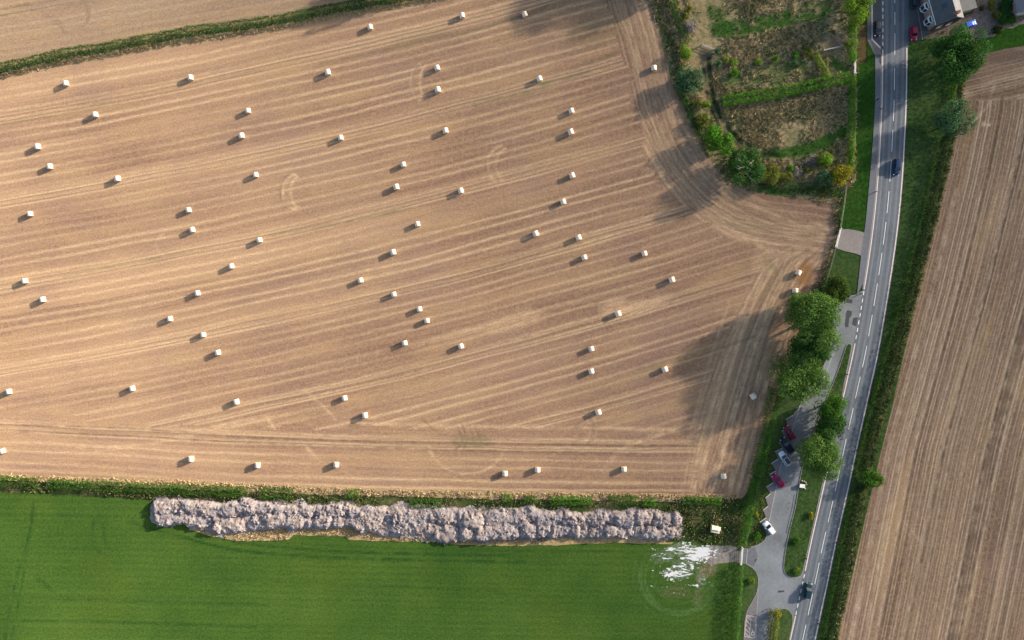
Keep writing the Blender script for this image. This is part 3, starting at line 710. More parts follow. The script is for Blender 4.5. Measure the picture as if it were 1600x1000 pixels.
M_CONC = plain('pale_concrete', (0.40, 0.38, 0.35), 0.85, 0.3, var=0.2, scale=1.5)
M_DIRT = rough_material('bare_dirt', (0.20, 0.155, 0.105), (0.27, 0.21, 0.15), (0.16, 0.125, 0.09), 0.4)
M_GRAVEL = rough_material('drive_gravel', (0.24, 0.20, 0.165), (0.28, 0.235, 0.195), (0.21, 0.18, 0.15), 0.3)

def ribbon(name, L, d0, d1, z, mat, parent=None, s0=None, s1=None, n=2, ragged=0.0):
    """band beside a line between side offsets d0 and d1 (right of travel positive)"""
    a = arclen(L)
    if s0 is not None:
        k = (a > s0) & (a < s1)
        L2 = np.vstack([at_len(L, s0), L[k], at_len(L, s1)]); s = np.concatenate([[s0], a[k], [s1]])
    else: L2, s = L, a
    T = tangents(L2); N = np.stack([-T[:, 1], T[:, 0]], 1)
    V = []; lat = []
    for i in range(n):
        d = d0 + (d1 - d0) * i / (n - 1)
        dd = np.full(len(L2), d)
        if ragged: dd = dd + (fbm(s * 1.3, s * 0 + i * 3.7, 5) - 0.5) * ragged
        P = L2 + N * dd[:, None]
        V.append(np.column_stack([P, np.full(len(P), z)])); lat.append(np.column_stack([s, dd, s * 0]))
    V = np.array(V).transpose(1, 0, 2).reshape(-1, 3); lat = np.array(lat).transpose(1, 0, 2).reshape(-1, 3)
    m = len(L2)
    F = [(i * n + j, (i + 1) * n + j, (i + 1) * n + j + 1, i * n + j + 1) for i in range(m - 1) for j in range(n - 1)]
    o = mesh_np(name, V, F, mat, parent, attrs={'lateral': lat})
    return o

Z_ROAD = 0.070
RC_S = arclen(RC)
def s_at_py(py):
    """distance along the road at which it passes a photograph row"""
    yy = to_px(RC[:, 0], RC[:, 1])[1]
    return float(np.interp(py, yy, RC_S))
road = st(ribbon('road', RC, -R_OUT, R_OUT, Z_ROAD, M_ROAD, n=9), 'two lane asphalt road with worn wheel tracks')
# centre dashes (each one a part of the road)
DASH = [(-10, 5), (19, 39), (52, 86), (107, 141), (156, 189), (203, 237), (250, 284), (299, 333), (347, 382), (395, 430), (443, 478)]
py = 492.0
while py < 1060:
    DASH.append((py, py + 33.5)); py += 48.4
for a, b in DASH:
    ribbon('centre_dash', RC, -0.075, 0.075, Z_ROAD + 0.004, M_WHITE, road, s_at_py(a), s_at_py(b), ragged=0.03)
def edge(side, y0, y1, w=0.30, mat=None):
    d = side * R_IN
    ribbon('edge_line', RC, d - w / 2, d + w / 2, Z_ROAD + 0.004, mat or M_PINK, road, s_at_py(y0), s_at_py(y1), ragged=0.06)
edge(-1, 78, 455, 0.28); edge(-1, 540, 896, 0.30); edge(-1, 966, 1070, 0.30); edge(1, 75, 1075, 0.30)
def dashes(side, y0, y1, step, length, w=0.22):
    y = y0
    while y < y1:
        ribbon('edge_dash', RC, side * R_IN - w / 2, side * R_IN + w / 2, Z_ROAD + 0.004, M_WHITE, road, s_at_py(y), s_at_py(y + length), ragged=0.03); y += step
dashes(-1, 2, 76, 10.6, 6); dashes(-1, 458, 538, 11.5, 6); dashes(-1, 901, 962, 11.5, 6)
# footpath
FP_L = [(1367, 84), (1367, 160), (1363.5, 220), (1358.5, 280), (1352.5, 345), (1345, 400), (1338.5, 462)]
RL = offset(RC, -3.74)
rl_px = [to_px(*p) for p in RL[::4]]
st(flat('footpath', FP_L + [p for p in rl_px[::-1] if 84 < p[1] < 456], 0.150, M_PATH), 'grey asphalt footpath along the road')
ribbon('kerb', RC, -3.98, -3.72, 0.160, M_KERB, bpy.data.objects['footpath'], s_at_py(84), s_at_py(455))
st(flat('driveway', [(1311, 358), (1325, 358), (1338, 360), (1352, 364), (1347, 400), (1336, 396), (1318, 392), (1304, 387)], 0.140, M_DRIVE), 'short grey apron in front of the field gate')
# top layby
tl = st(flat('layby', [(1355, -60), (1381, -60), (1381, 96), (1367, 96), (1366, 84), (1355, 62)], 0.062, M_TOPLAY), 'dark asphalt bay and footway left of the road at the top')
flat('bay_line', [(1361.4, -60), (1363.4, -60), (1363.6, 61), (1377, 75), (1376, 77.5), (1361.6, 63)], 0.070, M_PINK, tl)
flat('footway', [(1355, -60), (1361.4, -60), (1361.6, 63), (1376, 79), (1376, 85), (1366, 85), (1355, 62)], 0.066, M_BAY, tl)
# forecourt
fc = st(flat('forecourt', [(1415, -60), (1449, -60), (1453, 52), (1447, 59), (1417, 69)], 0.064, M_TOPLAY), 'dark asphalt forecourt in front of the cottage')
flat('kerb_line', [(1432, -60), (1433, -60), (1435, 20), (1442, 62), (1441, 62.5), (1434, 20)], 0.070, M_KERB, fc)
# layby
TEETH = [(1239, 649), (1228, 655), (1231, 668), (1221, 674), (1227, 686), (1217, 692), (1223, 700), (1211, 706), (1216, 717), (1205, 724), (1212, 736), (1202, 741),
         (1208, 754), (1197, 761), (1204, 771), (1196, 778), (1200, 791), (1192, 797), (1197, 809), (1187, 816), (1195, 828)]
LAY = [(1350, 452), (1338, 460), (1322, 464), (1308, 474), (1300, 500), (1296, 550), (1280, 585), (1265, 600), (1256, 618), (1250, 632)] + TEETH + \
      [(1198, 836), (1196, 842), (1190, 848), (1180, 853), (1168, 856), (1159, 857), (1157, 881), (1166, 881), (1176, 887), (1183, 896), (1185, 908), (1183, 924), (1178, 936),
       (1170, 950), (1165.5, 962), (1163, 985), (1161, 1060), (1225, 1075)]
lay = st(flat('layby', LAY + [p for p in [to_px(*q) for q in offset(RC, -3.55)[::4]][::-1] if 452 < p[1] < 1070], 0.062, M_LAYBY), 'pale grey layby with angled parking bays')
flat('parking_surface', [(1250, 634)] + TEETH + [(1199, 838), (1202, 815), (1212, 765), (1220, 727), (1232, 692), (1240, 664), (1248, 641)], 0.066, M_BAY, lay)
flat('parking_surface', [(1184, 900), (1185, 908), (1183, 924), (1178, 936), (1170, 950), (1165.5, 962), (1163, 985), (1161, 1060), (1181, 1060), (1182.5, 980), (1184.5, 930)], 0.066, M_BAY, lay)
flat('parking_surface', [(1168, 856), (1159, 857), (1157, 881), (1166, 881), (1178, 884), (1184, 870), (1180, 854)], 0.066, M_PATH, lay)
def line_px(name, pts, w, z, mat, parent):
    L = smooth_line(gpl(pts), 1.5)
    return ribbon(name, L, -w / 2, w / 2, z, mat, parent, ragged=0.04)
line_px('bay_line', [(1250, 634), (1240, 664), (1231, 694), (1220, 727), (1212, 765), (1207, 790), (1201.5, 816)], 0.13, 0.071, M_CONC, lay)
line_px('bay_line', [(1302, 552), (1296, 568), (1288, 590)], 0.13, 0.071, M_CONC, lay)
line_px('bay_line', [(1168, 857), (1167, 869), (1166, 881)], 0.12, 0.071, M_CONC, lay)
line_px('bay_line', [(1184.5, 912), (1184, 935), (1182.5, 960), (1181, 1000), (1180, 1050)], 0.12, 0.071, M_CONC, lay)
line_px('kerb', [(1198, 836), (1196, 842), (1190, 848), (1180, 853), (1168, 856)], 0.22, 0.10, M_KERB, lay)
line_px('kerb', [(1166, 881), (1176, 887), (1183, 896), (1185, 908), (1183, 924), (1178, 936), (1170, 950), (1165.5, 962), (1163, 985), (1161, 1050)], 0.22, 0.10, M_KERB, lay)
line_px('kerb', [(1349, 455), (1344, 459), (1338, 461), (1330, 462)], 0.2, 0.10, M_KERB, lay)
for i in range(0, len(TEETH) - 1, 2):
    line_px('bay_divider', [TEETH[i], TEETH[i + 1]], 0.26, 0.13, M_CONC, lay)
# accessible bay markings
for pts in ([(1167, 961.5), (1181, 963.5)], [(1167, 961.5), (1165, 975), (1163.5, 995)], [(1163.5, 994.5), (1179, 996.5)], [(1173, 968), (1172, 980), (1170.5, 995)], [(1173, 968.5), (1180, 969)],
            [(1167.5, 963), (1172.5, 969)], [(1171, 962.5), (1174.5, 968)], [(1176, 963), (1179.5, 968)], [(1166, 969), (1172, 976)], [(1165.5, 976), (1171.6, 983)], [(1164.6, 982.5), (1171.2, 989.5)], [(1164, 988), (1170, 995)],
            [(1181, 963.5), (1180, 980), (1179, 996.5)]):
    line_px('bay_marking', pts, 0.13, 0.072, M_PINK, lay)
for pts in ([(1175.5, 984.5), (1175.8, 988), (1178, 988.5), (1178.8, 991.5)], arc(1175.8, 990, 2.3, 2.3, 20, 250, 9), [(1175.3, 983), (1175.6, 983.8)], [(1175.6, 986), (1177.5, 986.2)]):
    line_px('wheelchair_symbol', pts, 0.12, 0.073, M_WHITE, lay)
for pts in ([(1176, 971), (1178, 972.5), (1177.6, 977)], [(1178, 972.5), (1179, 970)]):
    line_px('bay_marking', pts, 0.10, 0.073, M_PINK, lay)
# tar repairs
for pts in ([(1323, 467), (1332, 468), (1331, 474), (1322, 473)], [(1324, 484.5), (1331, 486), (1330.5, 493), (1327, 497), (1325.5, 511), (1321, 511.5), (1319.5, 508), (1321, 497), (1322, 488)],
            [(1333, 496.5), (1340, 496), (1338, 510), (1331, 507.5)], [(1215, 922.5), (1225.5, 922.5), (1225.5, 925), (1219, 925.6), (1215.5, 925.5)], [(1180, 873), (1183, 874), (1181, 877), (1179, 878.5), (1178, 877.5), (1179.5, 875.5)],
            [(1228, 753), (1230, 753), (1230, 755), (1228, 755)], [(1232, 785), (1233.5, 785), (1233.5, 787), (1232, 787)], [(1230.8, 793.5), (1232, 793.5), (1232, 795.5), (1230.8, 795.5)], [(1191, 983), (1194, 983), (1193, 986), (1192, 986)], [(1239, 736), (1241, 736), (1240.5, 737.5), (1239, 737.5)]):
    flat('tar_repair', pts, 0.070, M_DARKTAR, lay, jag=0.06, step=0.4)
line_px('sealed_joint', [(1241, 773), (1237, 795), (1232, 815), (1228, 834)], 0.2, 0.070, M_DARKTAR, lay)
# islands
ISL_A = [(1322, 540), (1326, 536.5), (1329.5, 538), (1329.5, 545), (1319.5, 595), (1311, 640), (1300, 690), (1291, 728), (1281, 772), (1267, 835), (1254, 892), (1248.5, 900), (1240, 902.5), (1230, 899.5),
         (1224.5, 890), (1226, 868), (1232, 835), (1243, 790), (1249, 752), (1258, 715), (1275, 665), (1296, 612), (1310, 576)]
ia = st(flat('traffic_island', ISL_A, 0.170, M_VERGE), 'long grass island between the layby and the road')
def kerb_ring(pts, parent, closed=True):
    P = pts + [pts[0]] if closed else pts
    L = smooth_line(gpl(P), 0.4)
    a = arclen(L); m = MB(); s = 0.0
    while s < a[-1] - 0.4:
        p, q = at_len(L, s), at_len(L, min(a[-1], s + 0.89)); c = (p + q) / 2
        m.box((c[0], c[1], 0.115), (np.hypot(*(q - p)) - 0.02, 0.15, 0.13), math.atan2(q[1] - p[1], q[0] - p[0])); s += 0.91
    return tag(m.build('kerb', M_KERB, parent), kind='stuff')
kerb_ring(ISL_A, ia)
ISL_B = [(1222, 950.5), (1229, 951), (1236, 957), (1238.5, 965), (1237, 980), (1232, 1003), (1222, 1050), (1200, 1050), (1204, 1000), (1207, 975), (1212, 957)]
ib = st(flat('traffic_island', ISL_B, 0.170, M_VERGE), 'small grass island at the bottom mouth of the layby')
kerb_ring(ISL_B, ib)
# farm track and white lime spill
st(flat('farm_track', [(1158, 857), (1140, 852), (1110, 852), (1094, 858), (1088, 866), (1100, 874), (1112, 884), (1130, 880), (1148, 878), (1157, 880)], 0.034, rough_material('track_dirt', (0.28, 0.245, 0.205), (0.35, 0.315, 0.275), (0.22, 0.195, 0.145), 0.4), jag=0.5), 'grey dirt track from the white gate into the green field')

def lime_spill():
    step = 0.13
    x0, y0 = gp(1015, 930); x1, y1 = gp(1126, 838)
    nx = int((x1 - x0) / step); ny = int((y1 - y0) / step)
    X, Y = np.meshgrid(x0 + np.arange(nx + 1) * step, y0 + np.arange(ny + 1) * step)
    cx, cy = X[:-1, :-1] + step / 2, Y[:-1, :-1] + step / 2
    m = np.zeros(cx.shape)
    for (px, py, rx, ry, rot, k) in [(1094, 865, 20, 8, 0.25, 0.95), (1080, 856, 26, 4, -0.1, 0.6), (1104, 862, 10, 7, 0, 0.6), (1030, 858, 18, 3, -0.1, 0.4), (1075, 862, 22, 5, -0.15, 0.75), (1055, 860, 16, 6, -0.1, 0.45), (1070, 849, 20, 3, -0.12, 0.55), (1050, 848, 8, 3, 0, 0.35), (1085, 874, 8, 8, 0.6, 0.55), (1055, 897, 18, 5, 0.05, 0.9), (1068, 892, 6, 5, 0.6, 0.6), (1048, 887, 14, 2.5, 0.3, 0.65),
                                     (1035, 866, 10, 6, 0, 0.35), (1067, 874, 4, 12, 0, 0.5), (1042, 872, 10, 5, 0, 0.35), (1117, 864, 3, 6, 0, 0.9), (1060, 905, 14, 3, 0, 0.45), (1090, 914, 3, 9, 0, 0.3), (1082, 885, 3, 8, 0.3, 0.4), (1030, 864, 12, 2, 0.1, 0.3)]:
        ux, uy = gp(px, py); ca, sa = math.cos(rot), math.sin(rot)
        u = ((cx - ux) * ca + (cy - uy) * sa) / (rx / S); v = (-(cx - ux) * sa + (cy - uy) * ca) / (ry / S)
        m = np.maximum(m, k * np.exp(-(u * u + v * v) * 0.7))
    n = fbm(cx * 0.35 + cy * 0.12, cy * 2.2, 4, 5) * 0.5 + fbm(cx * 1.5, cy * 3.6, 9, 3) * 0.5
    keep = m * 0.95 + (n - 0.5) * 2.2 > 0.48
    idx = np.arange((nx + 1) * (ny + 1)).reshape(ny + 1, nx + 1)
    F = np.stack([idx[:-1, :-1][keep], idx[:-1, 1:][keep], idx[1:, 1:][keep], idx[1:, :-1][keep]], 1)
    used = np.unique(F); mp = np.full(idx.size, -1); mp[used] = np.arange(len(used))
    V = np.column_stack([X.ravel()[used], Y.ravel()[used], 0.044 + 0.02 * fbm(X.ravel()[used] * 3, Y.ravel()[used] * 3, 2)])
    t = NT('lime_white'); nn = t.noise(t.pos(), 2.0, 4)
    mat = t.diffuse(t.mix(nn, (0.62, 0.61, 0.58), (0.86, 0.86, 0.85)), t.bump(nn, 0.5, 0.1))
    return mesh_np('lime_spill', V, mp[F], mat)
tag(lime_spill(), 'white powdery spill scattered over grass beside the dirt track', kind='stuff')

# cottage yard
st(flat('gravel_drive', [(1488, 50), (1500, 28), (1520, 20), (1540, -60), (1580, -60), (1582, 28), (1620, 24), (1620, 32), (1590, 40), (1580, 45), (1568, 44), (1556, 53), (1552, 58), (1540, 60), (1530, 62), (1510, 66), (1495, 62)], 0.062, M_GRAVEL, jag=0.15), 'pinkish gravel drive beside the cottage')
st(flat('yard', [(1450, 50), (1480, 38), (1505, 26), (1512, 40), (1500, 64), (1478, 56), (1456, 62), (1446, 60)], 0.058, M_DIRT, jag=0.3), 'bare dirt yard in front of the cottage gable')
st(flat('lawn', [(1530, 62), (1540, 60), (1553, 57), (1560, 51), (1570, 45), (1582, 44), (1592, 39), (1640, 28), (1640, 66), (1600, 72), (1572, 76), (1548, 82), (1524, 85), (1515, 75)], 0.066, M_LAWN, jag=0.2), 'garden lawn behind the cottage')

# ------------------------------------------------------------------ vegetation builders
def leaf_quads(P, N, size, rng, tilt=0.7):
    n = len(P)
    N = N + rng.normal(0, tilt, (n, 3)); N /= np.linalg.norm(N, axis=1, keepdims=True) + 1e-9
    A = np.cross(N, rng.normal(0, 1, (n, 3))); A /= np.linalg.norm(A, axis=1, keepdims=True) + 1e-9
    B = np.cross(N, A)
    s = (size * rng.uniform(0.6, 1.35, n))[:, None]
    asp = rng.uniform(0.5, 0.9, n)[:, None]
    V = np.stack([P - A * s * 0.5 , P - B * s * asp * 0.5 + N * s * 0.05, P + A * s * 0.5, P + B * s * asp * 0.5 + N * s * 0.05], 1).reshape(-1, 3)
    return V, np.arange(n * 4).reshape(n, 4)

def crown_points(R, Rz, lobes, rng, dens, leaf, flat_=0.0):
    P = []; Nn = []
    for (c, r) in lobes:
        k = int(dens * 4 * math.pi * r * r / (leaf * leaf))
        d = rng.normal(0, 1, (k, 3)); d /= np.linalg.norm(d, axis=1, keepdims=True)
        d = d[d[:, 2] > -0.75]
        rr = r * (rng.uniform(0.55, 1.0, len(d)) ** 0.5 + rng.normal(0, 0.05, len(d)))
        bump = 0.86 + 0.28 * vnoise(d[:, 0] * 3 + c[0], d[:, 1] * 3 + c[1] + d[:, 2] * 3, 7)
        p = np.array(c) + d * (rr * bump)[:, None] * np.array([1, 1, Rz / R * 0.85 + 0.15])
        P.append(p); Nn.append(d + np.array([0, 0, 0.35]))
    return np.vstack(P), np.vstack(Nn)

def tree(px, py, r_px, h, mat, label, cat='tree', name='tree', group=None, ry_px=None, rot=0.0, leaf=0.40, nl=None, dens=0.92, bare=0, seed=None, crown_h=None, rel=0.42):
    rng = np.random.default_rng(seed if seed is not None else int(px * 7 + py * 13))
    ch = crown_h or min(h * 0.93, 2.5 * r_px / S)
    zc = h - ch / 2
    x, y = gp(px, py, zc)
    k = (1 - zc / H) / S
    rx = 1.12 * r_px * k; ry = 1.12 * (ry_px or r_px) * k; Rz = ch / 2
    root = empty(name, (x, y, 0))
    tag(root, label, cat, group)
    R = (rx + ry) / 2
    nl = nl or int(16 + R * 4.0)
    lobes = []
    for i in range(nl):
        d = rng.normal(0, 1, 3); d /= np.linalg.norm(d)
        q = rng.uniform(0.55, 1.0) ** 0.5; d[2] = rng.uniform(-0.85, 0.95)
        lr = R * rel * rng.uniform(0.62, 1.1)
        e = np.array([max(0.1, rx - lr * 0.55), max(0.1, ry - lr * 0.55), max(0.1, Rz - lr * 0.6)])
        c = d * q * e
        cx, cy = c[0] * math.cos(rot) - c[1] * math.sin(rot), c[0] * math.sin(rot) + c[1] * math.cos(rot)
        lobes.append(((cx, cy, zc + c[2]), lr))
    lobes.append(((0, 0, zc), R * 0.62))
    P, N = crown_points(R, Rz, lobes, rng, dens, leaf)
    P[:, 2] = np.maximum(P[:, 2], 0.15)
    V, F = leaf_quads(P, N, leaf, rng, 0.55)
    mesh_np('crown', V, F, mat, root)
    m = MB()
    tr = max(0.05, 0.035 * h)
    z1 = max(0.3, h - ch * 0.75)
    m.tube((0, 0, -0.1), (0, 0, z1), tr, tr * 0.7, 8); m.tube((0, 0, z1), (0.1, 0.1, zc + Rz * 0.4), tr * 0.7, tr * 0.2, 7)
    for c, r in lobes[:min(9, nl)]:
        m.tube((0, 0, z1 * rng.uniform(0.8, 1.0)), c, tr * 0.4, tr * 0.1, 5)
    m.build('trunk', BARK, root, True)
    if bare:
        dead = bpy.data.materials.get('dead_wood') or plain('dead_wood', (0.22, 0.205, 0.18), 0.9, 0.2)
        for i in range(bare):
            b = MB()
            a = rng.uniform(0, 6.28); ln = rng.uniform(0.25, 0.5) * R
            p0 = Vector((rng.uniform(-.45, .45) * rx, rng.uniform(-.45, .45) * ry, h - Rz * 0.35)); q = p0 + Vector((math.cos(a) * ln, math.sin(a) * ln, Rz * 0.42))
            b.tube(p0, q, 0.06, 0.03, 5)
            for s_ in (-0.7, 0.6):
                w = p0.lerp(q, 0.55); b.tube(w, w + Vector((math.cos(a + s_) * ln * 0.5, math.sin(a + s_) * ln * 0.5, Rz * 0.2)), 0.04, 0.02, 5)
            b.build('bare_branch', dead, root)
    return root

def hedge(pts, width, height, mat, label, leaf=0.30, dens=1.5, rough=0.25, seed=1, cat='hedge', name='hedge', group=None, zpic=None, gaps=0.0):
    """a run of hedge; pts give the photograph line of its top"""
    rng = np.random.default_rng(seed)
    L = smooth_line(gpl(pts, height if zpic is None else zpic), 0.5)
    a = arclen(L); T = tangents(L); total = a[-1]
    per = width + 2 * height
    n = int(total * per * dens / (leaf * leaf))
    s = rng.uniform(0, total, n)
    w = width * (0.82 + 0.45 * fbm(s * 0.45, s * 0, seed, 3)) ; hh = height * (1 - rough + 2 * rough * fbm(s * 0.3, s * 0 + 3, seed + 5, 4))
    if gaps:
        g_ = fbm(s * 0.22, s * 0 + 9, seed + 8, 3); kk = np.clip((g_ - gaps) / 0.12, 0.12, 1); hh = hh * kk; w = w * (0.55 + 0.45 * kk)
    th = rng.uniform(0, math.pi, n)                # round over the top
    cx = np.sign(np.cos(th)) * np.abs(np.cos(th)) ** 0.6; cz = np.abs(np.sin(th)) ** 0.55
    rr = rng.uniform(0.72, 1.06, n)
    lat = cx * w / 2 * rr; z = cz * hh * rr
    bx = np.interp(s, a, L[:, 0]); by = np.interp(s, a, L[:, 1]); tx = np.interp(s, a, T[:, 0]); ty = np.interp(s, a, T[:, 1])
    bump = (fbm(s * 1.1, lat * 1.1, seed + 3, 3) - 0.5) * 0.6
    P = np.stack([bx + ty * (lat + bump * cx), by - tx * (lat + bump * cx), np.maximum(0.06, z + bump * 0.5 * np.minimum(1, hh))], 1) - np.array([L[0][0], L[0][1], 0])
    N = np.stack([ty * cx, -tx * cx, cz + 0.2], 1)
    V, F = leaf_quads(P, N, leaf, rng, 0.6)
    root = mesh_np(name, V, F, mat)
    root.location = (L[0][0], L[0][1], 0)
    return tag(root, label, cat, group)

def tufts(name, P, mat, label, blade=0.45, width=0.10, k=5, seed=3, lean=0.6, z=0.02, heights=None):
    """clumps of grass blades, one object"""
    rng = np.random.default_rng(seed)
    n = len(P)
    C = np.repeat(P, k, axis=0); m = len(C)
    hs = blade * rng.uniform(0.5, 1.25, m) * (1 if heights is None else np.repeat(heights, k))
    a = rng.uniform(0, 2 * math.pi, m); ln = rng.uniform(0.2, 1.0, m) * lean
    d = np.stack([np.cos(a), np.sin(a)], 1); sd = np.stack([-np.sin(a), np.cos(a)], 1) * (width * rng.uniform(0.6, 1.3, m))[:, None]
    base = C + d * rng.uniform(0, 0.12, m)[:, None]
    mid = base + d * (hs * ln * 0.45)[:, None]; tip = base + d * (hs * ln * 1.1)[:, None]
    zz = np.full((m, 1), z)
    V = np.stack([np.hstack([base - sd / 2, zz]), np.hstack([base + sd / 2, zz]), np.hstack([mid + sd * 0.45, zz + (hs * 0.65)[:, None]]), np.hstack([tip, zz + (hs * (1 - 0.35 * ln))[:, None]])], 1).reshape(-1, 3)
    o = mesh_np(name, V, np.arange(m * 4).reshape(m, 4), mat)
    return tag(o, label, kind='stuff')

def scatter(poly, dens, seed, noise_thr=None, nscale=0.15, keep=None, px=True):
    rng = np.random.default_rng(seed)
    P = gpl(poly) if px else np.array(poly)
    lo, hi = P.min(0), P.max(0)
    n = int((hi[0] - lo[0]) * (hi[1] - lo[1]) * dens)
    X = rng.uniform(lo[0], hi[0], n); Y = rng.uniform(lo[1], hi[1], n)
    k = inside(X, Y, P)
    if noise_thr is not None: k &= fbm(X * nscale, Y * nscale, seed, 4) + rng.normal(0, 0.05, n) > noise_thr
    if keep is not None: k &= keep(X, Y)
    return np.stack([X[k], Y[k]], 1)

# ------------------------------------------------------------------ grass
tufts('dry_grass', scatter(strip([(x, y + 16) for x, y in TOP_HEDGE], 2, 4), 3.0, 5), B_GOLD, 'golden tussocks along the foot of the long hedge', 0.6, 0.13, 5, 5, 1.0)
tufts('dry_grass', scatter(strip(BOT, 4, 6), 3.2, 6), B_GOLD, 'golden dry grass along the bottom edge of the stubble', 0.5, 0.13, 5, 6, 1.4)
tufts('dry_grass', scatter([(300, 826), (330, 836), (368, 844), (420, 844), (452, 842), (458, 834), (540, 836), (600, 845), (680, 845), (710, 850), (850, 851), (850, 842), (560, 826), (440, 826), (360, 826)], 2.2, 7), B_GOLD, 'pale dry grass tufts along the lower foot of the spoil heap', 0.55, 0.13, 5, 7, 0.9)
tufts('weeds', scatter(strip(BOT2, 5, 10), 3.0, 8, 0.40), B_MIX, 'mixed weeds on the bank above the spoil heap', 0.6, 0.16, 5, 8, 0.8)
tufts('weeds', scatter([(1045, 784), (1160, 780), (1165, 850), (1110, 850), (1074, 840), (1050, 846)], 2.6, 9, 0.36), B_MIX, 'rough grass and weeds in the corner by the cream shed', 0.7, 0.16, 5, 9, 0.8)
def not_grass(X, Y):
    at = scrub_attrs(X, Y); return (at['grass'] < 0.35) & (at['track'] < 0.3) & (at['rut'] < 0.3)
SP = scatter(SCRUB, 2.1, 10, 0.42, 0.11, not_grass)
tufts('dry_grass', SP, B_TAN, 'tall dry meadow grass filling the paddock', 0.55, 0.12, 6, 10, 2.2, heights=0.6 + 0.8 * fbm(SP[:, 0] * .3, SP[:, 1] * .3, 4))
tufts('grass', scatter(SCRUB, 2.2, 21, None, 0.1, lambda X, Y: scrub_attrs(X, Y)['grass'] > 0.4), B_GREEN, 'short mown grass of the paddock paths', 0.28, 0.13, 4, 21, 1.2)
SP = scatter(SCRUB, 1.8, 12, 0.48, 0.13, not_grass)
tufts('weeds', SP, B_MIX, 'green weeds growing through the dry paddock grass', 0.6, 0.18, 5, 12, 1.3)
SP = scatter([(1010, -40), (1020, 0), (1036, 50), (1050, 100), (1060, 150), (1080, 190), (1104, 232), (1134, 268), (1172, 292), (1215, 299), (1270, 304), (1305, 308), (1305, 296), (1180, 290), (1140, 262), (1085, 180), (1062, 90), (1045, 0), (1040, -40)], 2.6, 13, 0.40, 0.2)
tufts('weeds', SP, B_MIX, 'rank weeds along the curved edge of the stubble', 0.8, 0.17, 5, 13, 0.9)
tufts('grass', scatter([(1313, 318), (1322, 300), (1338, 284), (1338, 100), (1364, 88), (1365, 160), (1361, 220), (1356, 280), (1350, 345), (1348, 362), (1311, 358)], 3.0, 14), B_GREEN, 'short green grass of the verge beside the footpath', 0.16, 0.10, 4, 14, 0.9, 0.06)
tufts('grass', scatter(EV, 1.6, 15), B_GREEN, 'longer green grass on the verge east of the road', 0.30, 0.12, 4, 15, 0.9, 0.05)
tufts('grass', scatter(ISL_A, 2.4, 16), B_GREEN, 'green grass on the long island', 0.18, 0.10, 4, 16, 0.9, 0.17)
tufts('grass', scatter([(1240, 650), (1226, 655), (1205, 700), (1190, 760), (1168, 858), (1196, 842), (1187, 816), (1197, 809), (1192, 797), (1196, 778), (1202, 741), (1211, 706), (1221, 674)], 3.0, 17, 0.36), B_MIX, 'uneven grass behind the parking bays', 0.35, 0.14, 4, 17, 0.9, 0.04)
EDGE_E = [(float(np.interp(y, EAST_EDGE_Y, EAST_EDGE_X)) - 9, y) for y in range(110, 1080, 30)]
EDGE_E2 = [(x + 8, y) for x, y in EDGE_E][::-1]
st(flat('field_margin', EDGE_E + EDGE_E2, 0.054, rough_material('field_edge_grass', (0.09, 0.125, 0.04), (0.15, 0.17, 0.065), (0.24, 0.20, 0.10)), jag=0.4), 'narrow pale green strip along the edge of the east field')
tufts('grass', scatter(EDGE_E + EDGE_E2, 4.0, 18), blade_mat('blade_light', [(0.10, 0.15, 0.04), (0.18, 0.23, 0.075), (0.30, 0.27, 0.13)]), 'pale green grass standing in for the sunlit hedge top along the east field', 0.9, 0.13, 5, 18, 0.9)  # pale blades carry the hedge top's sunlight in their colour
SP = scatter([(1300, 318), (1318, 300), (1312, 358), (1300, 390), (1290, 440), (1262, 470), (1275, 440), (1292, 400), (1303, 370)], 2.6, 19, 0.33)
tufts('weeds', SP, B_MIX, 'weeds along the fence beside the field gate', 0.8, 0.17, 5, 19, 0.9)

# ------------------------------------------------------------------ hedges
hedge(TOP_HEDGE, 2.7, 1.9, L_DARK, 'long dark green hedge between two stubble fields at the top left', 0.30, 2.3, 0.3, 41)
hedge([(-40, 750), (0, 752), (30, 754), (56, 756)], 2.6, 1.6, L_HEDGE, 'short hedge end above the green crop at the far left', 0.28, 1.5, 0.3, 42)
hedge([(72, 757), (120, 759), (180, 762), (240, 765), (300, 767), (350, 769), (384, 770)], 2.6, 1.7, L_HEDGE, 'low hedge between the stubble and the left end of the spoil heap', 0.28, 1.5, 0.35, 43)
hedge([(406, 772), (430, 771), (456, 773)], 2.8, 1.5, L_HEDGE, 'lone clipped hedge tuft above the left part of the spoil heap', 0.28, 1.5, 0.35, 44)
for i, (a, b, y) in enumerate([(540, 562, 772), (640, 690, 788), (785, 800, 780), (818, 838, 782), (860, 926, 784), (952, 998, 783), (1005, 1026, 786), (1066, 1102, 784), (1102, 1128, 784)]):
    lab = ['small green bush in the grass above the spoil heap, leftmost of the row', 'low dark bramble row above the middle of the spoil heap', 'small bush above the spoil heap just right of the bramble row',
           'small round bush left of the widest bush above the heap', 'widest low bush in the row above the spoil heap', 'dense rounded bush above the right part of the spoil heap', 'small bush beside a rail above the right end of the heap', 'dark bush above the gap beyond the right end of the heap', 'last green bush before the lane hedge, above the cream shed'][i]
    hedge([(a, y), ((a + b) / 2, y - 0.6), (b, y)], 2.2 if b - a < 40 else 2.5, 1.3, L_BRIGHT if i % 2 == 0 else L_HEDGE, lab, 0.26, 1.6, 0.35, 50 + i, 'bush', 'bush', 'bushes above the spoil heap')
hedge([(1214, 606), (1208, 640), (1200, 680), (1192, 715), (1184, 745)], 3.2, 2.6, L_HEDGE, 'tall hedge between the stubble and the parked cars', 0.30, 1.6, 0.3, 60)
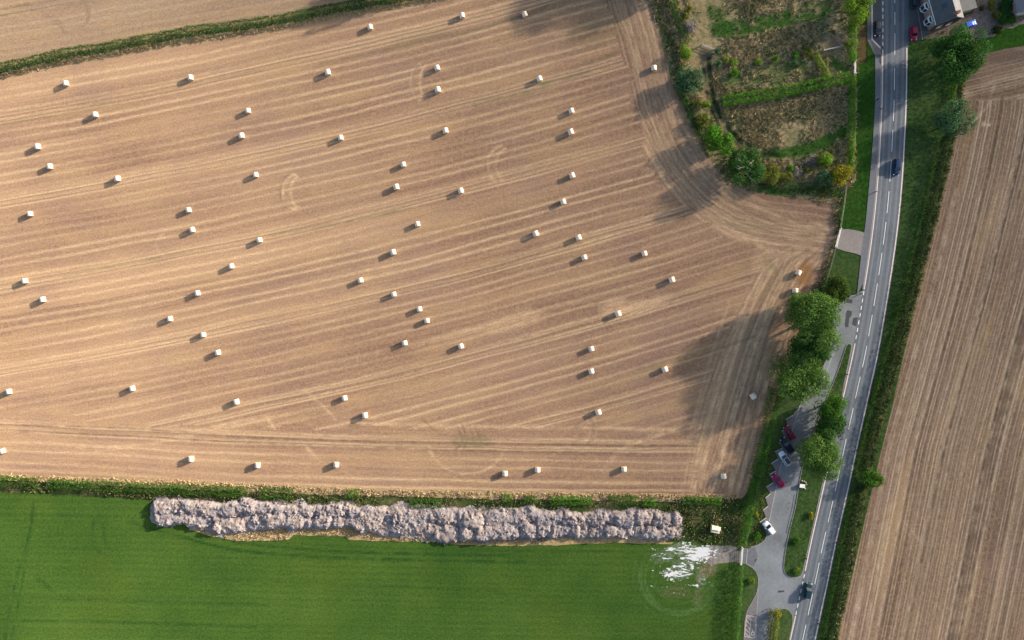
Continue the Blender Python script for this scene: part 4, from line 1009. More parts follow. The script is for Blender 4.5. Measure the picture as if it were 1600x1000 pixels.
hedge([(1183, 750), (1178, 775), (1172, 800), (1166, 830), (1162, 853)], 2.6, 2.3, L_HEDGE, 'hedge from the parking bays down to the white gate', 0.30, 1.6, 0.3, 61)
hedge([(1157, 884), (1155, 920), (1152, 960), (1149, 1000), (1146, 1040)], 2.4, 2.3, L_HEDGE, 'hedge beside the green field below the white gate', 0.30, 1.6, 0.3, 62)
hedge([(1335, 32), (1335.5, 55), (1335.5, 75), (1335, 95)], 1.9, 2.4, L_BRIGHT, 'clipped green hedge beside the top layby', 0.26, 1.8, 0.12, 63)
hedge([(1335, 116), (1335, 150), (1334, 190), (1333.5, 230), (1331, 262)], 1.9, 2.3, L_BRIGHT, 'long clipped hedge between the paddock and the mown verge', 0.26, 1.8, 0.15, 64)
hedge([(1130, 157), (1150, 153), (1180, 149), (1215, 143), (1250, 136), (1285, 128), (1310, 123), (1330, 119)], 3.1, 2.2, L_BRIGHT, 'thick bright hedge crossing the paddock', 0.30, 1.9, 0.35, 65)
hedge([(1066, 100), (1063, 116), (1066, 140), (1076, 165), (1088, 196), (1100, 222), (1112, 245)], 1.8, 1.1, L_DARK, 'low dark bramble along the curved field edge between the two green trees', 0.26, 1.4, 0.5, 73)
hedge([(1186, 291), (1220, 290), (1260, 290), (1302, 288)], 1.8, 1.1, L_DARK, 'low dark bramble at the foot of the paddock corner bushes', 0.26, 1.3, 0.5, 74)
hedge([(1276, 84), (1283, 96), (1290, 108), (1295, 119)], 1.6, 1.6, L_LIME, 'short lime green hedge joining the paddock hedge', 0.26, 1.7, 0.25, 66)
hedge([(1046, -20), (1052, 5), (1060, 25), (1068, 45), (1074, 66)], 2.2, 2.0, L_DARK, 'dark bramble bank along the upper curved field edge', 0.28, 1.4, 0.4, 67)
EH = [(float(np.interp(y, EAST_EDGE_Y, EAST_EDGE_X)) - 12, y) for y in (104, 140, 160)]
hedge(EH, 1.4, 1.7, L_HEDGE, 'short piece of hedge between the big tree and the blue green tree', 0.26, 1.7, 0.2, 68)
EH = [(float(np.interp(y, EAST_EDGE_Y, EAST_EDGE_X)) - 12, y) for y in (212, 260, 320, 380, 440, 500, 560, 620, 680, 738)]
hedge(EH, 1.8, 2.2, L_DULL, 'long hedge on the far side of the road above the roadside bush', 0.27, 1.7, 0.2, 69)
EH = [(float(np.interp(y, EAST_EDGE_Y, EAST_EDGE_X)) - 12, y) for y in (760, 820, 880, 940, 1000, 1060)]
hedge(EH, 1.8, 2.2, L_DULL, 'hedge on the far side of the road below the roadside bush', 0.27, 1.7, 0.2, 70)
LOW = [(float(np.interp(y, EAST_EDGE_Y, EAST_EDGE_X)) - 26, y) for y in (250, 320, 400, 480, 560, 640, 720, 735)]
hedge(LOW, 1.0, 0.7, L_HEDGE, 'straggling line of low plants on the verge beside the long roadside hedge', 0.20, 1.2, 0.5, 71, 'plants', 'low_plants', gaps=0.42)
LOW = [(float(np.interp(y, EAST_EDGE_Y, EAST_EDGE_X)) - 24, y) for y in (765, 840, 920, 1000, 1060)]
hedge(LOW, 1.0, 0.7, L_HEDGE, 'straggling line of low plants on the verge at the lower right', 0.20, 1.2, 0.5, 72, 'plants', 'low_plants', gaps=0.42)

# ------------------------------------------------------------------ trees and bushes
tree(1253, 482, 21, 11, L_MID, 'bright broad tree behind the lower of the two bales near the gate', rel=0.5, ry_px=22)
tree(1275, 503, 36, 14, L_MID, 'large bright tree overhanging the upper layby', rel=0.42, ry_px=40)
tree(1262, 547, 29, 10, L_DARK, 'darker tree in the gap between the two large layby trees', ry_px=20)
tree(1249, 590, 41, 11, L_MID, 'wide spreading tree hanging over the layby and the stubble', rel=0.36, ry_px=34, rot=-0.3)
tree(1300, 636, 20, 10, L_HEDGE, 'dark round tree at the head of the island', rel=0.45)
tree(1296, 666, 21, 8.5, L_DARK, 'shaded tree in the middle of the island group', rel=0.42)
tree(1313, 662, 11, 7, L_DULL, 'thin greyish tree leaning over the road edge', rel=0.4, dens=0.22, ry_px=22)
tree(1281, 709, 32, 10.5, L_MID, 'large round tree on the island opposite the parked cars', rel=0.38, ry_px=34)
tree(1308, 452, 18.5, 5.5, leaf_mat('leaf_dark_olive', (0.022, 0.055, 0.012), (0.10, 0.15, 0.032)), 'dense domed dark green tree on the lawn at the top of the layby', rel=0.5, dens=1.1, leaf=0.34)
tree(1496, 86, 35, 13.5, L_DARK, 'very large round tree beside the cottage', rel=0.34, ry_px=37, leaf=0.42, dens=1.25, nl=60)
tree(1496, 186, 29, 9, L_BLUE, 'blue green tree at the corner of the east field', rel=0.36, ry_px=27, dens=0.9, nl=30)
tree(1363, 746, 15, 4.5, L_HEDGE, 'round green bush standing in the roadside hedge', 'bush', 'bush', rel=0.42)
tree(1340, 14, 20, 8, L_LIME, 'tall lime green tree at the top of the layby hedge', rel=0.36, ry_px=26)
tree(1078, 127, 19, 6.5, L_BLUE, 'pale blue green tree on the edge of the stubble', rel=0.42, ry_px=19)
tree(1071, 83, 9, 3.5, L_LIME, 'yellow green bush near the broken rail', 'bush', 'bush', rel=0.5, leaf=0.3, ry_px=12)
tree(1081, 39, 10.5, 3.0, L_GREY, 'grey leafless round shrub in the dry paddock', 'shrub', 'shrub', rel=0.5, leaf=0.25, dens=0.5)
tree(1077, 12, 4.5, 2.4, L_OLIVE, 'small yellow olive shrub above the grey shrub', 'shrub', 'shrub', rel=0.5, leaf=0.25)
tree(1071, 26, 5, 2.4, L_OLIVE, 'small olive shrub left of the grey shrub', 'shrub', 'shrub', rel=0.5, leaf=0.25)
tree(1103, 163, 6.5, 2.6, L_LIME, 'small lime shrub beside the curved track', 'shrub', 'shrub', rel=0.5, leaf=0.25)
tree(1090, 162, 7, 2.2, L_OLIVE, 'dull olive shrub at the field edge left of the lime shrub', 'shrub', 'shrub', rel=0.5, leaf=0.25)
tree(1099, 187, 9.5, 3.0, L_OLIVE, 'olive shrub on the field edge above the bright tree', 'shrub', 'shrub', rel=0.5, leaf=0.28)
tree(1124, 221, 17, 6.5, L_BRIGHT, 'bright green leaning oval tree on the curved field edge', rel=0.42, ry_px=25, rot=0.5)
tree(1163, 262, 27, 8.5, L_DARK, 'dark tree with pale bare branches on the curved field edge', rel=0.38, ry_px=30, bare=5)
tree(1204, 273, 14, 4.0, L_OLIVE, 'ochre olive bush beside the dark tree', 'bush', 'bush', rel=0.45, leaf=0.3)
tree(1227, 277, 12, 3.2, L_OLIVE, 'low spreading olive bush in the bottom corner of the paddock', 'bush', 'bush', rel=0.45, leaf=0.28, ry_px=8)
tree(1235, 263, 5, 2.6, L_BRIGHT, 'little bright green shrub among the olive bushes', 'shrub', 'shrub', rel=0.5, leaf=0.25)
tree(1246, 268, 8, 2.6, L_GREY, 'grey bare shrub between the olive and green bushes', 'shrub', 'shrub', rel=0.45, leaf=0.22, dens=0.22)
tree(1262, 266, 5.5, 2.6, L_OLIVE, 'small olive shrub below the round lime tree', 'shrub', 'shrub', rel=0.5, leaf=0.25)
tree(1290, 250, 10.5, 4.0, L_LIME, 'neat round lime green tree in the paddock corner', rel=0.55, dens=1.0, leaf=0.28)
tree(1287, 277, 11, 3.6, L_BLUE, 'blue green bush beside the yellow tree', 'bush', 'bush', rel=0.45, leaf=0.28)
tree(1301, 280, 6, 3.0, L_LIME, 'small lime bush squeezed beside the yellow tree', 'bush', 'bush', rel=0.5, leaf=0.25)
tree(1315, 272, 15, 4.8, L_YELLOW, 'yellow autumn tree at the end of the clipped hedge', rel=0.42, ry_px=15)
tree(1270, 252, 14, 1.8, L_GREY, 'low purple grey dead shrub left of the lime tree', 'shrub', 'shrub', rel=0.4, leaf=0.22, dens=0.25, ry_px=10)
tree(1327, 68, 5.5, 2.6, L_LIME, 'small lime shrub against the clipped hedge', 'shrub', 'shrub', rel=0.5, leaf=0.25)
for px, py, r, m, lab in [(1121, 80, 5, L_BLUE, 'small blue green shrub at the end of the grey rail'), (1121, 99, 5.5, L_BLUE, 'second blue green shrub below the grey rail'), (1134, 93, 4, L_LIME, 'little yellow green shrub right of the track head'), (1147, 98, 5.5, L_LIME, 'tall lime shrub standing above a brighter one'),
                          (1147, 114, 6.5, L_BRIGHT, 'bright green round shrub in the middle of the paddock'), (1184, 97, 5, L_LIME, 'lime shrub in the dry grass right of the bright round one'), (1211, 92, 4.5, L_BRIGHT, 'bright shrub left along the broken shrub row'), (1243, 86, 5, L_BRIGHT, 'bright shrub in the broken row above the mown strip'),
                          (1242, 97, 4, L_BLUE, 'blue green shrub under the broken row'), (1256, 97, 3.5, L_BLUE, 'tiny blue green shrub right of another under the broken row'), (1262, 82, 7, L_OLIVE, 'olive shrub near the head of the short lime hedge')]:
    tree(px, py, r, 1.9, m, lab, 'shrub', 'shrub', 'shrubs in the paddock', rel=0.5, leaf=0.24)
hedge([(1213, 955), (1211, 972), (1209, 1000), (1207, 1030)], 2.8, 2.2, L_OLIVE, 'olive green hedge on the small bottom island', 0.28, 1.7, 0.3, 75)
tree(1214, 958, 6, 2.6, L_YELLOW, 'yellowing bush at the head of the bottom island hedge', 'bush', 'bush', rel=0.5, leaf=0.26)
for px, py, r, m, lab in [(1267, 806, 5, L_YELLOW, 'small yellow sapling on the long island'), (1246, 892, 5.5, L_LIME, 'lime seedling bush at the lower tip of the long island'), (1174, 908, 5.5, L_LIME, 'lime bush on the verge below the white gate'), (1246, 845, 6, L_HEDGE, 'low dark bush in the lower part of the long island'), (1183, 838, 6, L_BRIGHT, 'bright low bush beside the bottom white car'),
                          (1182, 803, 4, L_YELLOW, 'yellowish weed bush behind the empty parking bays'), (1420, 443, 4, L_LIME, 'bright shrub growing in the verge low plants')]:
    tree(px, py, r, 1.2, m, lab, 'shrub', 'shrub', None, rel=0.5, leaf=0.22, dens=0.5)
for px, py, r, ry, m, lab in [(1570, 28, 13, 8, L_DARK, 'dark border shrub at the bend of the gravel drive'), (1558, 24, 6, 6, L_OLIVE, 'olive shrub at the left end of the dark border'), (1582, 33, 6, 5, L_HEDGE, 'green border shrub nearest the right hand house'), (1557, 47, 7, 6, L_DULL, 'dull shrub at the corner of the lawn'), (1566, 44, 3.5, 3, L_OLIVE, 'small yellow green shrub on the lawn corner'),
                              (1572, 8, 12, 10, L_DARK, 'dark evergreen bush between the two houses'), (1550, 8, 5, 9, L_OLIVE, 'olive shrub by the cottage outbuildings'), (1543, 74, 3.5, 3.5, L_DARK, 'small dark shrub on the garden edge near the big tree'), (1534, 13, 4, 4, L_DULL, 'dull shrub beside the conservatory')]:
    tree(px, py, r, 2.0, m, lab, 'shrub', 'shrub', 'shrubs in the cottage garden', rel=0.5, leaf=0.24, ry_px=ry)
# trees just beyond the top edge, whose shade falls into the frame
for px, py, r, h, lab in [(610, -42, 26, 10, 'hedgerow tree just beyond the top edge of the photograph'), (985, -75, 34, 13, 'field tree just beyond the top edge above the stubble'), (1060, -60, 30, 12, 'tree beyond the top edge above the paddock'), (1460, -95, 30, 10, 'roadside tree beyond the top edge near the cottage')]:
    tree(px, py, r, h, L_DARK, lab, rel=0.4, leaf=0.55)

# ------------------------------------------------------------------ spoil heap
HEAP_TOP = [(240, 782), (250, 778), (290, 780), (330, 784), (370, 780), (382, 777), (400, 781), (450, 785), (520, 787), (560, 789), (640, 789), (690, 790), (760, 794), (820, 793), (900, 797), (960, 797), (1020, 797), (1050, 799), (1068, 808)]
HEAP_BOT = [(238, 814), (246, 819), (270, 823), (290, 821), (320, 831), (340, 835), (365, 835), (385, 830), (440, 828), (500, 830), (540, 822), (580, 836), (620, 838), (660, 840), (690, 848), (740, 848), (800, 845), (860, 842), (940, 842), (960, 842), (1010, 842), (1050, 842), (1062, 838), (1068, 820)]
def heap_material():
    t = NT('pale_spoil'); p = t.pos()
    n1 = t.noise(p, 0.18, 4); n2 = t.noise(p, 1.6, 5, 0.7); n3 = t.noise(p, 6.0, 3, 0.75)
    col = t.ramp(n2, [(0.28, (0.27, 0.238, 0.230)), (0.48, (0.42, 0.378, 0.362)), (0.70, (0.54, 0.49, 0.465))])
    col = t.mix(t.lerp(n1, 0.35, 0.65), t.mix(1.0, col, (0.84, 0.83, 0.87), 'MULTIPLY'), t.mix(1.0, col, (1.02, 0.94, 0.88), 'MULTIPLY'))
    col = t.mix(t.lerp(t.noise(p, 0.55, 4, 0.7), 0.48, 0.64, 0, 0.85), col, t.mix(1.0, col, (0.50, 0.45, 0.46), 'MULTIPLY'))
    k = t.lerp(n3, 0.25, 0.75, 0.72, 1.25)
    col = t.mix(1.0, col, t.xyz(k, k, k), 'MULTIPLY')
    col = t.mix(t.attr('soil'), col, (0.13, 0.10, 0.08))
    return t.diffuse(col, t.bump(t.math('ADD', n2, t.math('MULTIPLY', n3, 0.6)), 0.9, 0.25), 0.9)
M_HEAP = heap_material()
def spoil_heap():
    step = 0.19
    x0, y0 = gp(232, 856); x1, y1 = gp(1076, 770)
    nx = int((x1 - x0) / step); ny = int((y1 - y0) / step)
    X, Y = np.meshgrid(x0 + np.arange(nx + 1) * step, y0 + np.arange(ny + 1) * step)
    px, py = to_px(X, Y)
    yt = np.interp(px, *zip(*HEAP_TOP)); yb = np.interp(px, *zip(*HEAP_BOT))
    out = gpl(HEAP_TOP + HEAP_BOT[::-1])
    wx = (fbm(X * 0.35, Y * 0.35, 1) - 0.5) * 3.0; wy = (fbm(X * 0.35, Y * 0.35, 2) - 0.5) * 3.0
    d = sdf(X + wx, Y + wy, out)
    base = np.clip(d / 1.6, 0, 1); base = np.sqrt(np.clip(1 - (1 - base) ** 2, 0, 1))
    tt = np.clip((py - yt) / (yb - yt + 1e-6), 0, 1)
    # two lines of tipped loads: each load a dome
    rng = np.random.default_rng(5)
    dome = np.zeros(X.shape)
    for row, (c, wob) in enumerate(((0.27, 0.06), (0.72, 0.06))):
        px_ = 246 + row * 2
        while px_ < 1066:
            rx = 8 + 22 * rng.uniform(0, 1) ** 1.6; cc = c + rng.uniform(-wob, wob) * 1.6
            cy_ = np.interp(px_, *zip(*HEAP_TOP)) * (1 - cc) + np.interp(px_, *zip(*HEAP_BOT)) * cc
            hgt = rng.uniform(0.7, 1.5)
            if 390 < px_ < 420 or 600 < px_ < 690: hgt *= 0.62
            ry = (np.interp(px_, *zip(*HEAP_BOT)) - np.interp(px_, *zip(*HEAP_TOP))) * rng.uniform(0.23, 0.29)
            u = (px - px_) / rx; v = (py - cy_) / ry
            r2 = u * u + v * v + (fbm(X * 0.75, Y * 0.75, int(px_)) - 0.5) * 1.9
            dome = np.maximum(dome, hgt * np.sqrt(np.clip(1.15 - r2, 0, 1)))
            px_ += rx * rng.uniform(1.15, 1.75)
    lump = (1 - np.abs(fbm(X * 0.5, Y * 0.5, 6, 3) * 2 - 1)) * 0.9
    cl = 0
    for sc_, am, sd in ((1.3, 0.55, 3), (2.6, 0.32, 8), (4.5, 0.18, 14)):
        n = vnoise(X * sc_, Y * sc_, sd); cl = cl + am * (np.abs(n * 2 - 1) * -1 + 0.5)
    z = base * (0.05 + dome * 1.25 + lump * 0.45) + np.clip(d / 0.8, 0, 1) * cl * 0.75 * np.clip(fbm(X * 0.16, Y * 0.16, 44, 2) * 3.0 - 1.0, 0.1, 1.2)
    keep = (d[:-1, :-1] > -0.15)
    soil = np.clip((tt - 0.86) / 0.12, 0, 1) * ((px > 690) & (px < 960)) * np.clip(fbm(X * .4, Y * .4, 3) * 2.4 - 0.6, 0, 1)
    z = np.maximum(z, 0.03)
    idx = np.arange(X.size).reshape(X.shape)
    F = np.stack([idx[:-1, :-1][keep], idx[:-1, 1:][keep], idx[1:, 1:][keep], idx[1:, :-1][keep]], 1)
    used = np.unique(F); mp = np.full(X.size, -1); mp[used] = np.arange(len(used))
    V = np.column_stack([X.ravel(), Y.ravel(), z.ravel()])[used]
    root = empty('spoil_heap', (gp(650, 815)[0], gp(650, 815)[1], 0))
    tag(root, 'long bank of pale grey lumpy spoil tipped beside the green crop', 'heap')
    c = np.array([root.location.x, root.location.y, 0])
    mesh_np('bank', V - c, mp[F], M_HEAP, root, False, {'soil': soil.ravel()[used]})
    # loose lumps
    zi = z; m = []; rngl = np.random.default_rng(9)
    sel = np.argwhere(d > -0.35); sel = sel[rngl.choice(len(sel), 1500, replace=False)]
    P = np.array([(X[i, j], Y[i, j], zi[i, j]) for i, j in sel])
    r = rngl.gamma(1.6, 0.10, len(P)) + 0.06
    oct_ = np.array([(1, 0, 0), (0, 1, 0), (-1, 0, 0), (0, -1, 0), (0, 0, 1), (0, 0, -0.6)])
    of = np.array([(0, 1, 4), (1, 2, 4), (2, 3, 4), (3, 0, 4), (1, 0, 5), (2, 1, 5), (3, 2, 5), (0, 3, 5)])
    an = rngl.uniform(0, 6.28, len(P)); ca, sa = np.cos(an), np.sin(an)
    O = oct_[None] * (r[:, None, None] * rngl.uniform(0.65, 1.3, (len(P), 6, 1)))
    VX = O[:, :, 0] * ca[:, None] - O[:, :, 1] * sa[:, None]; VY = O[:, :, 0] * sa[:, None] + O[:, :, 1] * ca[:, None]
    VV = np.stack([VX + P[:, :1], VY + P[:, 1:2], O[:, :, 2] + P[:, 2:3]], 2).reshape(-1, 3) - c
    FF = (np.arange(len(P)) * 6)[:, None, None] + of[None]
    tag(mesh_np('loose_lumps', VV, FF.reshape(-1, 3), M_HEAP, root, False, {'soil': np.zeros(len(VV))}), kind='stuff')
spoil_heap()

# ------------------------------------------------------------------ bales
def wrap_mat():
    t = NT('bale_net_wrap'); p = t.pos()
    n = t.noise(t.n('ShaderNodeTexCoord').outputs['Object'], 5.0, 3)
    r = t.n('ShaderNodeObjectInfo').outputs['Random']
    c = t.mix(n, (0.62, 0.53, 0.43), (0.80, 0.715, 0.615))
    x = t.sep(p)[0]
    c = t.mix(t.lerp(t.noise(t.xyz(t.math('MULTIPLY', x, 9.0), 0.0, r), 1.0, 2), 0.45, 0.62, 0, 0.4), c, (0.62, 0.50, 0.36))
    c = t.mix(t.math('MULTIPLY', r, 0.35), c, (0.66, 0.57, 0.45))
    return t.pbr(c, 0.6, None, 0.3)
def end_mat():
    t = NT('bale_straw_end'); p = t.pos()
    w = t.n('ShaderNodeTexWave', wave_type='RINGS', rings_direction='X'); w.inputs['Scale'].default_value = 4.0; w.inputs['Distortion'].default_value = 2.0; w.inputs['Detail'].default_value = 3
    t.put(w.inputs['Vector'], p)
    return t.diffuse(t.mix(w.outputs['Fac'], (0.34, 0.24, 0.13), (0.58, 0.45, 0.28)))
M_WRAP = wrap_mat(); M_END = end_mat()
BR, BL = 0.77, 0.70          # bale radius and half length
def bale_meshes():
    n = 28; m = MB(); V = []; F = []
    prof = [(-BL, BR * 0.93), (-BL + 0.05, BR * 0.985), (-BL * 0.4, BR), (BL * 0.4, BR), (BL - 0.05, BR * 0.985), (BL, BR * 0.93)]
    for x, r in prof:
        for i in range(n):
            a = 2 * math.pi * i / n; rr = r * (1 + 0.008 * math.sin(5 * a + x * 3))
            z = math.sin(a) * rr
            V.append((x, math.cos(a) * rr, max(z, -BR * 0.955) + BR * 0.955))
    for k in range(len(prof) - 1):
        for i in range(n): F.append((k * n + i, k * n + (i + 1) % n, (k + 1) * n + (i + 1) % n, (k + 1) * n + i))
    w = bpy.data.meshes.new('net_wrap'); w.from_pydata(V, [], F); w.materials.append(M_WRAP)
    for p in w.polygons: p.use_smooth = True
    ends = []
    for s in (-1, 1):
        V2 = [(s * (BL + 0.03), 0, BR * 0.955)]; F2 = []
        for r, dx in ((0.5, 0.025), (0.93, 0.0)):
            for i in range(n):
                a = 2 * math.pi * i / n; z = max(math.sin(a) * BR * r, -BR * 0.955)
                V2.append((s * (BL + dx), math.cos(a) * BR * r, z + BR * 0.955))
        for i in range(n):
            j = (i + 1) % n
            F2.append((0, 1 + i, 1 + j)); F2.append((1 + i, 1 + n + i, 1 + n + j, 1 + j))
        if s < 0: F2 = [f[::-1] for f in F2]
        e = bpy.data.meshes.new('straw_end'); e.from_pydata(V2, [], F2); e.materials.append(M_END); ends.append(e)
    return w, ends
WRAP, ENDS = bale_meshes()
BALES = [
 (102, 130, None, 'round straw bale nearest the long hedge at the upper left'),
 (297, 121, None, 'round straw bale nearest the long hedge a fifth of the way across'),
 (148, 179, None, 'lone bale below and right of the one nearest the hedge at the upper left'),
 (387, 173, None, 'upper bale of a close pair in the upper left part of the stubble'),
 (377, 212, None, 'lower bale of the close pair in the upper left part of the stubble'),
 (58, 229, None, 'upper bale of the close pair by the left edge, a quarter of the way down'),
 (77, 260, None, 'lower bale of the close pair by the left edge, a quarter of the way down'),
 (183, 279, None, 'solitary bale on a pale tramline right of the upper left pair'),
 (46, 334, None, 'solitary bale near the left edge a third of the way down'),
 (294, 328, None, 'upper bale of the pair standing one above the other left of centre'),
 (300, 359, None, 'lower bale of the pair standing one above the other left of centre'),
 (399, 273, None, 'bale left of the looped wheel marks left of the field centre'),
 (405, 375, None, 'bale right between two tramlines below the looped wheel marks'),
 (361, 416, None, 'bale below and left of the one between the two tramlines'),
 (38, 439, None, 'bale on the tramline at the left edge near mid height'),
 (66, 468, None, 'bale just below the tramline at the left edge near mid height'),
 (308, 458, None, 'upper bale of the slanting trio in the left half at mid height'),
 (265, 498, None, 'leftmost bale of the slanting trio in the left half at mid height'),
 (317, 523, None, 'bale touching the third tramline in the left half'),
 (340, 551, None, 'bale just below the third tramline in the left half'),
 (13, 612, None, 'bale at the very left edge above the lower headland'),
 (206, 607, None, 'solitary bale above the lower headland at the left'),
 (369, 628, None, 'bale where the slanting rows meet the lower headland, left of centre'),
 (3, 705, 0.35, 'bale cut off by the left edge of the photograph on the lower headland'),
 (298, 717, 0.0, 'leftmost whole bale in the bottom row beside the hedge'),
 (402, 727, 0.0, 'second bale from the left in the bottom row beside the hedge'),
 (525, 726, 0.0, 'third bale from the left in the bottom row beside the hedge'),
 (578, 42, None, 'bale beside the tree shadow at the top edge of the stubble'),
 (722, 24, None, 'bale at the top edge of the photograph, left of the two topmost'),
 (820, 22, None, 'bale at the top edge of the photograph, right of the two topmost'),
 (512, 113, None, 'solitary bale in the top middle of the stubble left of the curved turning marks'),
 (683, 106, None, 'upper bale of the pair right of the curved turning marks at the top'),
 (684, 140, None, 'lower bale of the pair right of the curved turning marks at the top'),
 (532, 215, None, 'solitary bale on the pale tramline in the upper middle'),
 (696, 204, None, 'bale below the pair at the curved turning marks'),
 (630, 257, None, 'upper bale of a close pair just above the field centre'),
 (619, 292, None, 'lower bale of a close pair just above the field centre'),
 (720, 298, None, 'bale on the tramline right of the close pair above the field centre'),
 (652, 350, None, 'solitary bale just above the middle of the photograph'),
 (614, 394, None, 'bale on a pale stripe left of the middle of the photograph'),
 (563, 438, None, 'bale left of and above another at the middle of the stubble'),
 (615, 460, None, 'bale right of and below another at the middle of the stubble'),
 (655, 483, None, 'upper bale of the closest pair just below the field centre'),
 (667, 501, None, 'lower bale of the closest pair just below the field centre'),
 (632, 536, None, 'bale below and left of the closest pair in the field centre'),
 (720, 541, None, 'bale below and right of the closest pair in the field centre'),
 (538, 622, None, 'left upper bale of the pair just above the lower headland in the middle'),
 (570, 649, None, 'right lower bale of the pair just above the lower headland in the middle'),
 (789, 740, 0.0, 'left bale of the pair on the headland above the middle of the spoil heap'),
 (840, 734, 0.0, 'right bale of the pair on the headland above the middle of the spoil heap'),
 (975, 733, 0.0, 'bale in the bottom row above the right part of the spoil heap'),
 (843, 123, None, 'bale in the upper right of the stubble beside a thin green line'),
 (893, 173, None, 'upper bale of the vertical pair in the upper right of the stubble'),
 (892, 206, None, 'lower bale of the vertical pair in the upper right of the stubble'),
 (1022, 106, 0.03, 'bale alone on the headland nearest the blue green tree'),
 (894, 274, None, 'bale right of the double curved marks in the upper right'),
 (880, 315, None, 'bale below the one right of the double curved marks'),
 (837, 365, None, 'bale left of and above the tramline pair right of centre'),
 (904, 371, None, 'bale standing on the tramline right of centre'),
 (913, 402, None, 'bale just below the one on the tramline right of centre'),
 (1007, 396, None, 'bale below the dark tree shadow in the right half'),
 (1050, 437, None, 'bale right of and below the one under the tree shadow'),
 (966, 490, None, 'bale on scattered yellow straw right of centre'),
 (924, 545, None, 'upper bale of the vertical pair in the lower right of the stubble'),
 (924, 580, None, 'lower bale of the vertical pair in the lower right of the stubble'),
 (1039, 577, None, 'bale at the upper edge of the big tree shadow'),
 (935, 644, None, 'bale above the small curved marks in the lower right'),
 (1177, 619, 0.5, 'twisted bale inside the tree shadow nearest the tall hedge'),
 (1131, 744, 0.1, 'bale in the bottom right corner of the stubble, beside the shaded hedge'),
 (1248, 426, -0.55, 'twisted bale on rusty straw near the field gate'),
 (1243, 454, -0.1, 'bale half hidden under the tree below the twisted bale near the gate'),
]
def place_bale(i, px, py, rot, lab):
    x, y = gp(px, py, 0.95)
    th = math.atan(0.165 + 2 * 6.2e-5 * px) if rot is None else rot
    root = empty('straw_bale', (x, y, 0.0), th + math.pi / 2 + random.uniform(-0.06, 0.06))
    tag(root, lab, 'bale', 'round bales lying in the stubble field')
    k = random.uniform(0.95, 1.05); root.scale = (k * random.uniform(0.97, 1.04), k, k)
    link('net_wrap', WRAP, root)
    for e in ENDS: link('straw_end', e, root)
for i, b in enumerate(BALES): place_bale(i, *b)

